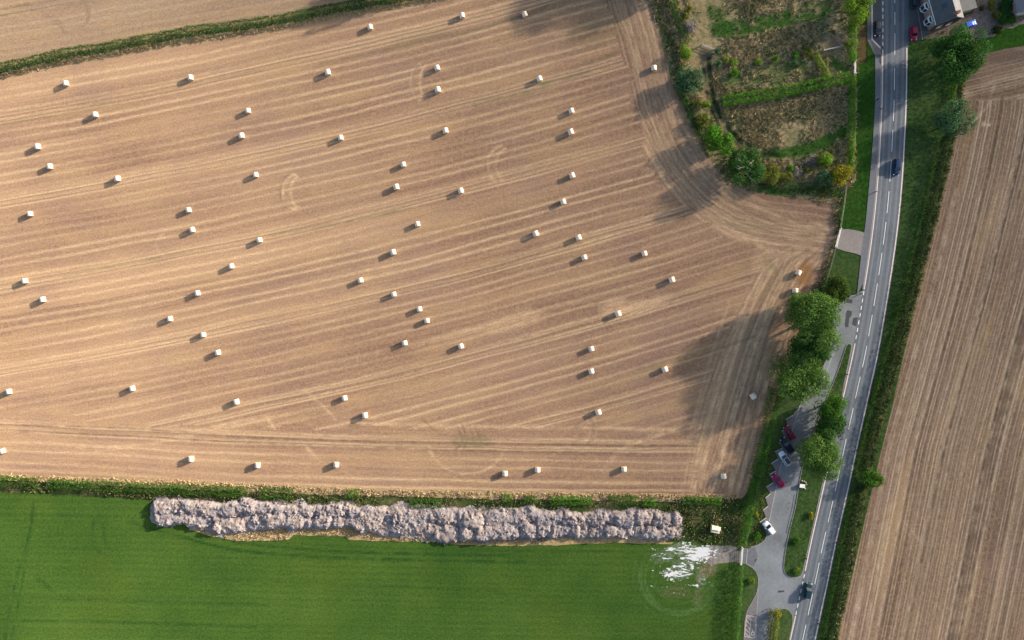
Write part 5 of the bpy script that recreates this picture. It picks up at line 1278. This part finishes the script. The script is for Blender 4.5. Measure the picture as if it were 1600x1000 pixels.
# ------------------------------------------------------------------ cars
M_GLASS = NT('car_glass').pbr((0.012, 0.016, 0.02), 0.08, None, 0.8)
M_TYRE = plain('tyre_rubber', (0.02, 0.02, 0.02), 0.9, 0.2)
M_RIM = plain('wheel_alloy', (0.4, 0.4, 0.42), 0.35, 0.5, 0.8)
M_LAMP = plain('headlamp_lens', (0.75, 0.77, 0.8), 0.15, 0.6)
M_TAIL = plain('tail_lamp', (0.25, 0.01, 0.01), 0.25, 0.6)
def paint(name, c): return NT(name).pbr(c, 0.34, None, 0.25, 0.0, 0.0)
def car(px, py, ang, body, label, L=4.4, W=1.8, Hc=1.5, style='hatch', roof=None, glass_roof=False):
    x, y = gp(px, py, 0.7)
    root = empty('parked_car' if 'parked' in label else 'car', (x, y, 0.072), ang)
    tag(root, label, 'car')
    hl, hw = L / 2, W / 2
    belt = Hc * 0.60; hood = Hc * 0.58
    # lower body: stations along the length (x, half width, top)
    ST = [(-hl, hw * .62, belt * .72), (-hl + .06, hw * .80, belt * .86), (-hl + .22, hw * .95, belt * .98), (-hl + .6, hw, belt * 1.02), (-hl * .3, hw, belt * 1.02), (hl * .30, hw, belt * 1.0),
          (hl * .42, hw, hood), (hl * .62, hw * .98, hood * .95), (hl * .82, hw * .93, hood * .88), (hl - .12, hw * .80, hood * .78), (hl - .03, hw * .66, hood * .66), (hl, hw * .5, hood * .58)]
    V = []; F = []
    for sx, w, zt in ST:
        ring = [(-w * .92, .20), (-w, .36), (-w, zt * .72), (-w * .96, zt * .90), (-w * .82, zt), (-w * .35, zt + .03), (w * .35, zt + .03), (w * .82, zt), (w * .96, zt * .90), (w, zt * .72), (w, .36), (w * .92, .20)]
        V += [(sx, yy, zz) for yy, zz in ring]
    n = 12
    for k in range(len(ST) - 1):
        for i in range(n): F.append((k * n + i, k * n + (i + 1) % n, (k + 1) * n + (i + 1) % n, (k + 1) * n + i)[::-1])
    F.append(tuple(range(n))); F.append(tuple((len(ST) - 1) * n + i for i in range(n))[::-1])
    mesh_py('body', V, F, body, root, True)
    # cabin
    xr0, xr1, xf1, xf0 = {'hatch': (-hl + .18, -hl + .62, hl * .14, hl * .46), 'suv': (-hl + .14, -hl + .45, hl * .12, hl * .42), 'saloon': (-hl * .80, -hl * .46, hl * .10, hl * .44), 'van': (-hl + .08, -hl + .2, hl * .40, hl * .68)}[style]
    wb, wt = hw * .93, hw * .74
    zb, zt = belt * 1.0, Hc
    B = [(xr0, -wb, zb), (xf0, -wb * .96, zb), (xf0, wb * .96, zb), (xr0, wb, zb)]
    T = [(xr1, -wt, zt - .04), (xf1, -wt, zt - .02), (xf1, wt, zt - .02), (xr1, wt, zt - .04)]
    mesh_py('cabin', B + T, [(0, 1, 5, 4), (1, 2, 6, 5), (2, 3, 7, 6), (3, 0, 4, 7), (4, 5, 6, 7)], body, root)
    R = []
    for sx in np.linspace(xr1 - .03, xf1 + .03, 5):
        for sy in (-1, -.6, 0, .6, 1):
            u = (sx - (xr1 + xf1) / 2) / ((xf1 - xr1) / 2 + .03)
            R.append((sx, sy * wt * 1.0, zt + .045 * (1 - u * u * .6) * (1 - sy * sy * .8) - .005))
    RF = [(i * 5 + j, i * 5 + j + 1, (i + 1) * 5 + j + 1, (i + 1) * 5 + j) [::-1] for i in range(4) for j in range(4)]
    mesh_py('roof', R, RF, roof or body, root, True)
    def pane(name, a, b, c, d, inset, push):
        a, b, c, d = map(Vector, (a, b, c, d)); ce = (a + b + c + d) / 4
        nrm = (b - a).cross(d - a).normalized()
        q = [p.lerp(ce, inset) + nrm * push for p in (a, b, c, d)]
        mesh_py(name, q, [(0, 1, 2, 3)], M_GLASS, root)
    pane('windscreen', B[1], B[2], T[2], T[1], .10, .012)
    pane('rear_window', B[3], B[0], T[0], T[3], .14, .012)
    for s in (0, 1):
        b0, b1, t1, t0 = (B[0], B[1], T[1], T[0]) if s == 0 else (B[2], B[3], T[3], T[2])
        mb = Vector(b0).lerp(Vector(b1), .5); mt = Vector(t0).lerp(Vector(t1), .5)
        pane('side_window', b0, mb, mt, t0, .13, .012); pane('side_window', mb, b1, t1, mt, .13, .012)
    if glass_roof:
        mesh_py('glass_roof', [(xr1 + .1, -wt * .82, zt + .055), (xf1 - .05, -wt * .82, zt + .055), (xf1 - .05, wt * .82, zt + .055), (xr1 + .1, wt * .82, zt + .055)], [(0, 1, 2, 3)], M_GLASS, root)
    for sx in (-hl * .60, hl * .62):
        for sy in (-1, 1):
            w = MB().tube((sx, sy * (hw - .19), .31), (sx, sy * (hw + .005), .31), .31, .31, 16).build('wheel', M_TYRE, root, False)
            MB().tube((sx, sy * (hw - .02), .31), (sx, sy * (hw + .015), .31), .2, .2, 12).build('rim', M_RIM, w)
    for sy in (-1, 1):
        MB().box((hl - .16, sy * hw * .70, hood * .72), (.26, .26, .12), -sy * .5).build('headlight', M_LAMP, root)
        MB().box((-hl + .12, sy * hw * .78, belt * .84), (.14, .26, .14), sy * .3).build('tail_light', M_TAIL, root)
        MB().box((xf0 - .12, sy * (hw + .08), belt + .06), (.16, .2, .14)).build('wing_mirror', body, root)
        mesh_py('door', [(xr0 + .75, sy * (hw + .006), .4), (xf0 - .1, sy * (hw + .006), .4), (xf0 - .1, sy * (hw + .006), belt * .72), (xr0 + .75, sy * (hw + .006), belt * .72)], [(0, 1, 2, 3)], body, root)
    return root
P_BLACK = paint('paint_black_blue', (0.012, 0.020, 0.028)); P_NAVY = paint('paint_navy', (0.008, 0.025, 0.07)); P_RED = paint('paint_crimson', (0.30, 0.008, 0.045))
P_MAROON = paint('paint_maroon', (0.16, 0.010, 0.035)); P_WHITE = paint('paint_white', (0.78, 0.79, 0.82)); P_BLUE = paint('paint_blue', (0.012, 0.10, 0.48)); P_TEAL = paint('paint_dark_teal', (0.010, 0.035, 0.05)); P_MAG = paint('paint_raspberry', (0.33, 0.008, 0.075))
R90 = math.pi / 2
car(1370.8, 44.5, -R90, P_BLACK, 'black car parked in the marked bay beside the top layby hedge', 4.3, 1.8, 1.5, 'hatch')
car(1428, 1, R90, P_TEAL, 'dark car parked on the forecourt, half cut off by the top edge', 4.3, 1.8, 1.5, 'hatch')
car(1427.5, 52, -R90 + 0.05, P_RED, 'bright red car parked on the forecourt near the cottage', 3.9, 1.75, 1.5, 'hatch')
car(1515, 38, math.radians(21), P_BLUE, 'bright blue car parked on the gravel drive', 4.0, 1.75, 1.5, 'hatch')
car(1401, 261, -R90 - 0.07, P_NAVY, 'dark blue car driving down the right hand lane of the road', 4.6, 1.9, 1.65, 'suv')
car(1262.5, 923, R90 - 0.20, P_TEAL, 'dark car driving up the left lane past the layby mouth', 4.5, 1.9, 1.65, 'suv')
car(1233.5, 676.5, math.radians(121), P_MAROON, 'maroon car parked at the top of the row of bays', 4.4, 1.8, 1.5, 'hatch')
car(1230, 696, math.radians(127), P_BLACK, 'long dark blue car parked between the maroon and the white car', 5.0, 1.9, 1.7, 'suv')
car(1226.5, 716.5, math.radians(124), P_WHITE, 'white car with a dark glass roof parked in the bays', 4.6, 1.85, 1.5, 'hatch', None, True)
car(1216.5, 751.5, math.radians(129), P_MAG, 'raspberry red car parked alone beside the hedge', 4.4, 1.8, 1.45, 'saloon')
car(1202, 825, math.radians(130), P_WHITE, 'white car with a white roof parked at the bottom of the bays', 4.25, 1.75, 1.55, 'hatch')

# ------------------------------------------------------------------ cottage
def brick_mat(name, a, b):
    t = NT(name); br = t.n('ShaderNodeTexBrick'); t.put(br.inputs['Vector'], t.pos())
    br.inputs['Color1'].default_value = (*a, 1); br.inputs['Color2'].default_value = (*b, 1); br.inputs['Mortar'].default_value = (0.35, 0.31, 0.28, 1); br.inputs['Scale'].default_value = 4.0; br.inputs['Mortar Size'].default_value = 0.012
    return t.pbr(br.outputs['Color'], 0.9, None, 0.2)
def slate_mat(name, c):
    t = NT(name); p = t.pos(); br = t.n('ShaderNodeTexBrick'); t.put(br.inputs['Vector'], p)
    br.inputs['Color1'].default_value = (*[x * .85 for x in c], 1); br.inputs['Color2'].default_value = (*[x * 1.15 for x in c], 1); br.inputs['Mortar'].default_value = (*[x * .5 for x in c], 1); br.inputs['Scale'].default_value = 3.2; br.inputs['Mortar Size'].default_value = 0.02
    col = t.mix(t.lerp(t.noise(p, 0.6, 4), .4, .7, 0, .4), br.outputs['Color'], tuple(x * 1.5 for x in c))
    return t.pbr(col, 0.6, None, 0.4)
M_BRICK = brick_mat('red_brick', (0.30, 0.12, 0.10), (0.22, 0.09, 0.08)); M_SLATE = slate_mat('slate_roof', (0.085, 0.09, 0.10)); M_TILE = slate_mat('grey_tile', (0.20, 0.20, 0.21))
M_FRAME = plain('white_joinery', (0.75, 0.75, 0.74), 0.5, 0.4); M_WGLASS = NT('window_glass').pbr((0.02, 0.04, 0.07), 0.06, None, 0.8)
M_LEAD = slate_mat('flat_roof_grey', (0.085, 0.085, 0.088))
def gable_house(sw, ang, W, Ln, eave, ridge, wall_m, roof_m, label, oh=0.25):
    root = empty('house', (sw[0], sw[1], 0.05), ang); tag(root, label, 'house')
    V = [(0, 0, 0), (W, 0, 0), (W, Ln, 0), (0, Ln, 0), (0, 0, eave), (W, 0, eave), (W, Ln, eave), (0, Ln, eave), (W / 2, 0, ridge), (W / 2, Ln, ridge)]
    mesh_py('wall', V, [(0, 1, 5, 8, 4), (2, 3, 7, 9, 6), (1, 2, 6, 5), (3, 0, 4, 7)], wall_m, root)
    k = (ridge - eave) / (W / 2)
    for s in (0, 1):
        e = (-oh, eave - oh * k + .06) if s == 0 else (W + oh, eave - oh * k + .06)
        r = (W / 2, ridge + .06)
        A = [(e[0], -oh * .5, e[1]), (r[0], -oh * .5, r[1]), (r[0], Ln + oh, r[1]), (e[0], Ln + oh, e[1])]
        Bq = [(x, y, z - .14) for x, y, z in A]
        F = [(0, 1, 2, 3), (7, 6, 5, 4), (0, 4, 5, 1), (1, 5, 6, 2), (2, 6, 7, 3), (3, 7, 4, 0)]
        if s == 0: F = [f[::-1] for f in F]
        mesh_py('roof_slope', A + Bq, F, roof_m, root)
    return root
def window(root, c, axis, w, h, name='window', d=0.08):
    """frame, glass and sill on a wall; axis 'w' faces -X, 's' faces -Y"""
    f = MB(); gl = MB()
    t = .09
    for dx, dz, sw_, sh in ((0, h / 2 - t / 2, w, t), (0, -h / 2 + t / 2, w, t), (-w / 2 + t / 2, 0, t, h - 2 * t - .004), (w / 2 - t / 2, 0, t, h - 2 * t - .004), (0, 0, t, h - 2 * t - .004)):
        if axis == 'w': f.box((c[0] - d / 2, c[1] + dx, c[2] + dz), (d, sw_, sh))
        else: f.box((c[0] + dx, c[1] - d / 2, c[2] + dz), (sw_, d, sh))
    fr = f.build(name, M_FRAME, root)
    if axis == 'w':
        MB().box((c[0] - .02, c[1], c[2]), (.03, w - .1, h - .1)).build('pane', M_WGLASS, fr); MB().box((c[0] - .14, c[1], c[2] - h / 2 - .05), (.26, w + .2, .08)).build('sill', M_FRAME, fr)
    else:
        MB().box((c[0], c[1] - .02, c[2]), (w - .1, .03, h - .1)).build('pane', M_WGLASS, fr); MB().box((c[0], c[1] - .14, c[2] - h / 2 - .05), (w + .2, .26, .08)).build('sill', M_FRAME, fr)
def bay_window(root, y, w=2.4, d=0.9, z0=.3, h=2.1):
    out = [(0, y - w / 2), (-d, y - w / 2 + .6), (-d, y + w / 2 - .6), (0, y + w / 2)]
    b = MB(); V = [(x, yy, z0) for x, yy in out] + [(x, yy, z0 + .5) for x, yy in out]
    b.add(V, [(1, 0, 4, 5), (2, 1, 5, 6), (3, 2, 6, 7)])
    o = b.build('bay_window', M_FRAME, root)
    g2 = MB().add([(x * .97, y + (yy - y) * .97, z0 + .5) for x, yy in out] + [(x * .97, y + (yy - y) * .97, z0 + h - .1) for x, yy in out], [(1, 0, 4, 5), (2, 1, 5, 6), (3, 2, 6, 7)]); g2.build('pane', M_WGLASS, o)
    r = MB()
    for i, (x, yy) in enumerate(out): r.box((x * 1.0, yy, z0 + h / 2 + .2), (.1, .1, h - .5))
    r.build('mullion', M_FRAME, o)
    rim = [(x * 1.12, y + (yy - y) * 1.06) for x, yy in out]; inn = [(x * .62, y + (yy - y) * .72) for x, yy in out]
    q = MB().add([(x, yy, z0 + h) for x, yy in rim] + [(x, yy, z0 + h + .08) for x, yy in inn], [(1, 0, 4, 5), (2, 1, 5, 6), (3, 2, 6, 7)]); q.build('canopy', M_FRAME, o)
    MB().add([(x, yy, z0 + h + .075) for x, yy in inn], [(3, 2, 1, 0)]).build('canopy_light', M_WGLASS, o)
SW = gp(1450, 48)
hs = gable_house(SW, math.radians(15.5), 7.6, 24, 4.1, 7.0, M_BRICK, M_SLATE, 'slate roofed brick cottage beside the road at the top right')
for yy in (2.2, 6.2):
    bay_window(hs, yy)
    window(hs, (0, yy, 3.45), 'w', 1.3, 1.05)
window(hs, (2.4, 0, 1.5), 's', 1.1, 1.2); window(hs, (5.2, 0, 1.5), 's', 1.1, 1.2)
k_ = (7.0 - 4.1) / 3.8
mesh_py('gable_shade_panel', [(0.02, -.012, .3), (7.58, -.012, .3), (7.58, -.012, 4.08), (3.8, -.012, 6.95), (0.02, -.012, 4.08)], [(0, 1, 2, 3, 4)], plain('painted_gable_shade', (.022, .024, .028), .8), hs)  # added dark panel over the brick; puts the gable's shade into its colour
def on_slope(x, y, lift): return (x, y, 4.1 + x * k_ + .06 + lift)
sl = MB().add([on_slope(1.5, 3.4, .10), on_slope(2.5, 3.4, .10), on_slope(2.5, 4.6, .10), on_slope(1.5, 4.6, .10)], [(0, 1, 2, 3)]).build('skylight', M_WGLASS, hs)
f_ = MB()
for a, b in (((1.4, 3.3), (2.6, 3.4)), ((1.4, 4.6), (2.6, 4.7)), ((1.4, 3.4), (1.5, 4.6)), ((2.5, 3.4), (2.6, 4.6))):
    f_.add([on_slope(a[0], a[1], .11), on_slope(b[0], a[1], .11), on_slope(b[0], b[1], .11), on_slope(a[0], b[1], .11)], [(0, 1, 2, 3)])
f_.build('skylight_frame', M_LEAD, sl)
MB().add([(-.27, -.16, 3.72), (3.8, -.16, 6.86), (3.8, -.16, 7.08), (-.27, -.16, 3.94)], [(0, 1, 2, 3)]).build('bargeboard', M_FRAME, hs)
MB().add([(7.87, -.16, 3.72), (3.8, -.16, 6.86), (3.8, -.16, 7.08), (7.87, -.16, 3.94)], [(3, 2, 1, 0)]).build('bargeboard', M_FRAME, hs)
ch = MB().box((3.8, 0.9, 7.3), (1.3, .75, 1.4)).build('chimney', M_BRICK, hs)
for dx in (-.35, .3): MB().tube((3.8 + dx, .9, 8.0), (3.8 + dx, .9, 8.45), .16, .13, 10).build('chimney_pot', plain('clay_pot', (.32, .22, .16), .9) if 'clay_pot' not in bpy.data.materials else bpy.data.materials['clay_pot'], ch)
MB().box((-.32, 12, 4.0), (.13, 24, .1)).build('gutter', M_FRAME, hs)
# lean-to extensions behind the cottage
MB().box((10.2, 5.2, 1.35), (5.0, 6.4, 2.7)).build('extension_wall', M_BRICK, hs)
mesh_py('extension_roof', [(7.62, 1.8, 2.9), (12.9, 1.8, 3.0), (12.9, 8.6, 3.0), (7.62, 8.6, 2.9), (7.62, 1.8, 2.7), (12.9, 1.8, 2.8), (12.9, 8.6, 2.8), (7.62, 8.6, 2.7)], [(0, 1, 2, 3), (7, 6, 5, 4), (0, 4, 5, 1), (1, 5, 6, 2), (2, 6, 7, 3), (3, 7, 4, 0)], M_LEAD, hs)
MB().box((14.4, 6.6, 1.2), (2.6, 3.4, 2.4)).build('porch', M_FRAME, hs)
mesh_py('porch_roof', [(13.0, 4.7, 2.45), (15.9, 4.7, 2.45), (15.9, 8.5, 2.45), (13.0, 8.5, 2.45), (14.4, 5.6, 3.2), (14.4, 8.5, 3.2)], [(0, 1, 4), (1, 2, 5, 4), (3, 0, 4, 5), (2, 3, 5)], M_LEAD, hs)
# right hand house
h2 = gable_house(gp(1578.5, 27), math.radians(8), 8.0, 18, 2.9, 5.2, M_BRICK, M_TILE, 'brick house with grey roof cut off by the right edge')
window(h2, (0, 4.2, 1.6), 'w', 1.9, 1.3)
MB().box((4.0, -.32, 2.62), (8.2, .12, .16)).build('gutter', M_FRAME, h2)
MB().add([(-.27, -.14, 2.62), (4.0, -.14, 5.06), (4.0, -.14, 5.26), (-.27, -.14, 2.82)], [(0, 1, 2, 3)]).build('bargeboard', M_FRAME, h2)
# patio furniture / terracotta arch in the garden
pt = empty('garden_trellis', (*gp(1551, 3), 0.06), 0.3); tag(pt, 'orange brown wooden garden frame beside the outbuildings', 'trellis')
mw = plain('orange_wood', (.36, .16, .06), .8)
for dx in (0, 1.6): MB().box((dx, 0, 1.0), (.12, .12, 2.0)).build('post', mw, pt)
MB().box((.8, 0, 2.06), (2.0, .16, .12)).build('beam', mw, pt); MB().box((.8, -.3, 2.06), (2.0, .1, .12)).build('beam', mw, pt)
# garden edging stones
for i, (px, py) in enumerate([(1537, 58.5), (1541, 57.5), (1545, 56.5), (1549, 55.5), (1552.5, 54)]):
    x, y = gp(px, py); s_ = MB().box((0, 0, .12), (.42, .34, .3), .3 * i, .7).build('edging_stone', M_CONC); s_.location = (x, y, .06)
    tag(s_, ['edging stone between drive and lawn, nearest the big tree', 'second edging stone from the big tree between drive and lawn', 'middle one of five edging stones between drive and lawn', 'fourth edging stone from the big tree between drive and lawn', 'edging stone between drive and lawn, nearest the corner shrub'][i], 'stone', 'edging stones beside the lawn')

# ------------------------------------------------------------------ gates, fences, posts
M_GATE = plain('white_gate_paint', (0.74, 0.73, 0.70), .6); M_WOOD = plain('weathered_timber', (0.22, 0.19, 0.15), .9, .2, var=.3); M_GREYRAIL = plain('grey_rail', (0.34, 0.32, 0.31), .8)
def gate(p, q, label, mat=M_GATE, h=1.2, bars=5, post=True):
    a, b = np.array(gp(*p)), np.array(gp(*q)); d = b - a; ln = float(np.hypot(*d))
    root = empty('field_gate', (a[0], a[1], 0.04), math.atan2(d[1], d[0])); tag(root, label, 'gate')
    for i in range(bars): MB().box((ln / 2, 0, .25 + i * (h - .3) / (bars - 1)), (ln - .16, .07 if i < bars - 1 else .16, .10)).build('bar', mat, root)
    for x in (.1, ln / 2, ln - .1): MB().box((x, -.055, .25 + (h - .3) / 2), (.10, .036, h - .1)).build('upright', mat, root)
    if post:
        for x in (-.12, ln + .12): MB().box((x, 0, .7), (.22, .22, 1.4), 0, .92).build('gate_post', mat, root)
    return root
gate((1311.2, 358.5), (1304.4, 386), 'white field gate at the end of the grey apron')
gate((1158.6, 855.5), (1156.6, 881), 'white gate between the layby and the green field')
gate((1333.8, 98), (1333.8, 116.5), 'pale gate in the clipped hedge beside the verge', h=1.1)
gate((1285, 80), (1311, 74.5), 'grey rail gate at the top right of the paddock', M_GREYRAIL, 1.0, 3)
gate((1096, 71.5), (1114, 78.5), 'grey rail across the head of the paddock track', M_GREYRAIL, 1.1, 3)
def fence(pts, label, h=1.1, rails=2, mat=M_WOOD, step=2.6):
    L = smooth_line(gpl(pts), 1.0); a = arclen(L)
    root = empty('fence', (L[0][0], L[0][1], 0.03)); tag(root, label, 'fence')
    S_ = list(np.arange(0, a[-1], step)) + [a[-1]]; prev = None
    for s in S_:
        p = at_len(L, s) - L[0]
        MB().box((p[0], p[1], h / 2), (.13, .13, h), 0, .9).build('post', mat, root)
        if prev is not None:
            dv = p - prev; ln = float(np.hypot(*dv)); c = (p + prev) / 2
            for r in range(rails): MB().box((c[0], c[1], h * (.42 + .48 * r)), (ln - .14, .06, .11), math.atan2(dv[1], dv[0])).build('rail', mat, root)
        prev = p
fence([(1321, 290), (1318, 315), (1315, 335), (1311.6, 356)], 'timber fence between the paddock corner and the field gate', mat=plain('pale_timber', (.34, .31, .22), .9))
fence([(1304, 388), (1300, 405), (1295, 422), (1289, 440), (1284, 456)], 'timber fence running down from the field gate to the domed tree', mat=M_WOOD)
fence([(1029, 782), (1045, 783), (1062, 784)], 'short low rail above the right end of the spoil heap', .7, 1)
M_POST = plain('marker_post_black', (0.02, 0.02, 0.022), .6); M_REFL = plain('reflector_white', (.7, .7, .7), .3)
def marker(px, py, label, h=1.0):
    x, y = gp(px, py, .5); r = empty('marker_post', (x, y, 0.05)); tag(r, label, 'post', 'roadside marker posts')
    MB().box((0, 0, h / 2), (.30, .22, h), .3, .85).build('shaft', M_POST, r); MB().box((0, -.115, h * .82), (.12, .012, .16), 0).build('reflector', M_REFL, r)
for px, py, lab in [(1368.6, 299.5, 'black marker post on the kerb above the grey apron'), (1345.5, 459, 'black marker post at the upper mouth of the layby'), (1323.8, 585, 'black marker post beside the narrow top of the island'), (1338.8, 704, 'black marker post on the verge across from the round island tree'),
                    (1307.2, 848.5, 'black marker post on the verge across from the lower island'), (1259.5, 873, 'black marker post on the island near the layby mouth'), (1279, 975, 'black marker post on the verge near the bottom edge'), (1379, 74, 'black marker post at the end of the top layby'), (1377, 170, 'black marker post on the footpath kerb near the top')]:
    marker(px, py, lab)
# pole beside the big tree
x, y = gp(1449.5, 88.5); r = empty('telegraph_pole', (x, y, .05)); tag(r, 'pale wooden pole rising beside the big tree near the cottage', 'pole')
MB().tube((0, 0, -.1), (0, 0, 5.0), .14, .10, 10).build('shaft', plain('pole_wood', (.34, .31, .26), .9), r, True); MB().tube((0, 0, 5.0), (0, 0, 5.04), .12, .12, 10).build('cap', M_GREYRAIL, r)
# small white box and stones at the layby kerb
x, y = gp(1253, 759, .5); r = empty('kerbside_box', (x, y, .17), -.12); tag(r, 'small white topped box on the island kerb under the tree', 'box')
MB().box((0, 0, .3), (1.25, .8, .6)).build('base', M_CONC, r)
MB().box((0, 0, .66), (1.5, 1.0, .09)).build('top', M_GATE, r); MB().tube((.45, -.05, .705), (.45, -.05, .74), .14, .12, 10).build('cap', M_GREYRAIL, r)
for i, (px, py) in enumerate([(1253.5, 751.5), (1256.5, 752), (1259, 754), (1260, 756.5), (1258, 763.5)]):
    x, y = gp(px, py, .2); s_ = MB().box((0, 0, .14), (.45, .34, .32), .8 * i, .65).build('stone', M_CONC); s_.location = (x, y, .16); tag(s_, ['pale stone nearest the kerb above the small white topped box', 'second pale stone from the kerb above the white topped box', 'third pale stone in the arc, above right of the white topped box', 'pale stone on the right side of the white topped box', 'lone pale stone below the white topped box'][i], 'stone', 'stones round the kerbside box')
# cream shed
x, y = gp(1118, 827, 1.2); r = empty('shed', (x, y, .03), math.radians(-11)); tag(r, 'small cream shed with a two part roof in the weedy corner', 'shed')
M_CREAM = plain('cream_sheet', (.62, .56, .44), .7); M_SHADE = plain('shed_inside', (.30, .27, .22), .9)
MB().box((0, 0, .75), (2.25, 1.55, 1.5)).build('wall', M_CREAM, r)
mesh_py('roof_panel', [(-1.25, -.05, 1.95), (1.25, -.05, 1.85), (1.25, .95, 1.52), (-1.25, .95, 1.52), (-1.25, -.05, 1.88), (1.25, -.05, 1.78), (1.25, .95, 1.45), (-1.25, .95, 1.45)], [(0, 1, 2, 3), (7, 6, 5, 4), (0, 4, 5, 1), (1, 5, 6, 2), (2, 6, 7, 3), (3, 7, 4, 0)], M_CREAM, r)
mesh_py('roof_panel', [(-1.25, -.95, 1.50), (1.25, -.95, 1.50), (1.25, -.30, 1.54), (-1.25, -.12, 1.60), (-1.25, -.95, 1.44), (1.25, -.95, 1.44), (1.25, -.30, 1.48), (-1.25, -.12, 1.54)], [(0, 1, 2, 3), (7, 6, 5, 4), (0, 4, 5, 1), (1, 5, 6, 2), (2, 6, 7, 3), (3, 7, 4, 0)], M_CREAM, r)
# white sign board leaning on the layby tree, small rubbish
x, y = gp(1279.5, 559.5, .6); s_ = MB().box((0, 0, .6), (.08, .7, 1.0), .4).build('notice_board', M_GATE); s_.location = (x, y, .06); tag(s_, 'small white board showing beside the layby under the large tree', 'board')

# ------------------------------------------------------------------ walker on the footpath
def walker(px, py, ang, label):
    x, y = gp(px, py, .9); root = empty('person', (x, y, .152), ang); tag(root, label, 'person')
    J = {'pel': (0, 0, .93), 'wai': (0, 0, 1.10), 'che': (.02, 0, 1.34), 'nek': (.02, 0, 1.50), 'hed': (.05, 0, 1.60), 'top': (.05, 0, 1.74),
         'hl': (0, .10, .90), 'kl': (.17, .10, .50), 'al': (.22, .10, .09), 'tl': (.38, .11, .04), 'hr': (0, -.10, .90), 'kr': (-.02, -.10, .49), 'ar': (-.28, -.10, .13), 'tr': (-.16, -.11, .04),
         'sl': (.02, .19, 1.43), 'el': (-.10, .24, 1.14), 'wl': (-.06, .24, .90), 'fl': (-.03, .24, .80), 'sr': (.02, -.19, 1.43), 'er': (.06, -.24, 1.15), 'wr': (.22, -.22, .95), 'fr': (.27, -.22, .87)}
    E = [('pel', 'wai'), ('wai', 'che'), ('che', 'nek'), ('nek', 'hed'), ('hed', 'top'), ('pel', 'hl'), ('hl', 'kl'), ('kl', 'al'), ('al', 'tl'), ('pel', 'hr'), ('hr', 'kr'), ('kr', 'ar'), ('ar', 'tr'), ('che', 'sl'), ('sl', 'el'), ('el', 'wl'), ('wl', 'fl'), ('che', 'sr'), ('sr', 'er'), ('er', 'wr'), ('wr', 'fr')]
    RAD = {'pel': .15, 'wai': .145, 'che': .165, 'nek': .06, 'hed': .095, 'top': .07, 'hl': .095, 'kl': .065, 'al': .045, 'tl': .04, 'hr': .095, 'kr': .065, 'ar': .045, 'tr': .04, 'sl': .075, 'el': .05, 'wl': .036, 'fl': .035, 'sr': .075, 'er': .05, 'wr': .036, 'fr': .035}
    keys = list(J); me = bpy.data.meshes.new('body'); me.from_pydata([J[k] for k in keys], [(keys.index(a), keys.index(b)) for a, b in E], [])
    o = link('body', me, root)
    sk = o.modifiers.new('skin', 'SKIN')
    for i, k in enumerate(keys):
        me.skin_vertices[0].data[i].radius = (RAD[k], RAD[k]); me.skin_vertices[0].data[i].use_root = (k == 'pel')
    sb = o.modifiers.new('sub', 'SUBSURF'); sb.levels = 1; sb.render_levels = 1
    me.materials.append(plain('dark_clothes', (.02, .024, .04), .9))
    V = []; F = []
    for i in range(6):
        for j in range(12):
            a = math.pi * .55 * i / 5; b = 2 * math.pi * j / 12
            V.append((.045 + .108 * math.sin(a) * math.cos(b), .098 * math.sin(a) * math.sin(b), 1.635 + .125 * math.cos(a)))
    for i in range(5):
        for j in range(12): F.append((i * 12 + j, (i + 1) * 12 + j, (i + 1) * 12 + (j + 1) % 12, i * 12 + (j + 1) % 12))
    mesh_py('hair', V, F, plain('dark_hair', (.03, .022, .018), .7), root, True)
walker(1371, 155.5, -R90, 'person in dark clothes walking on the footpath')
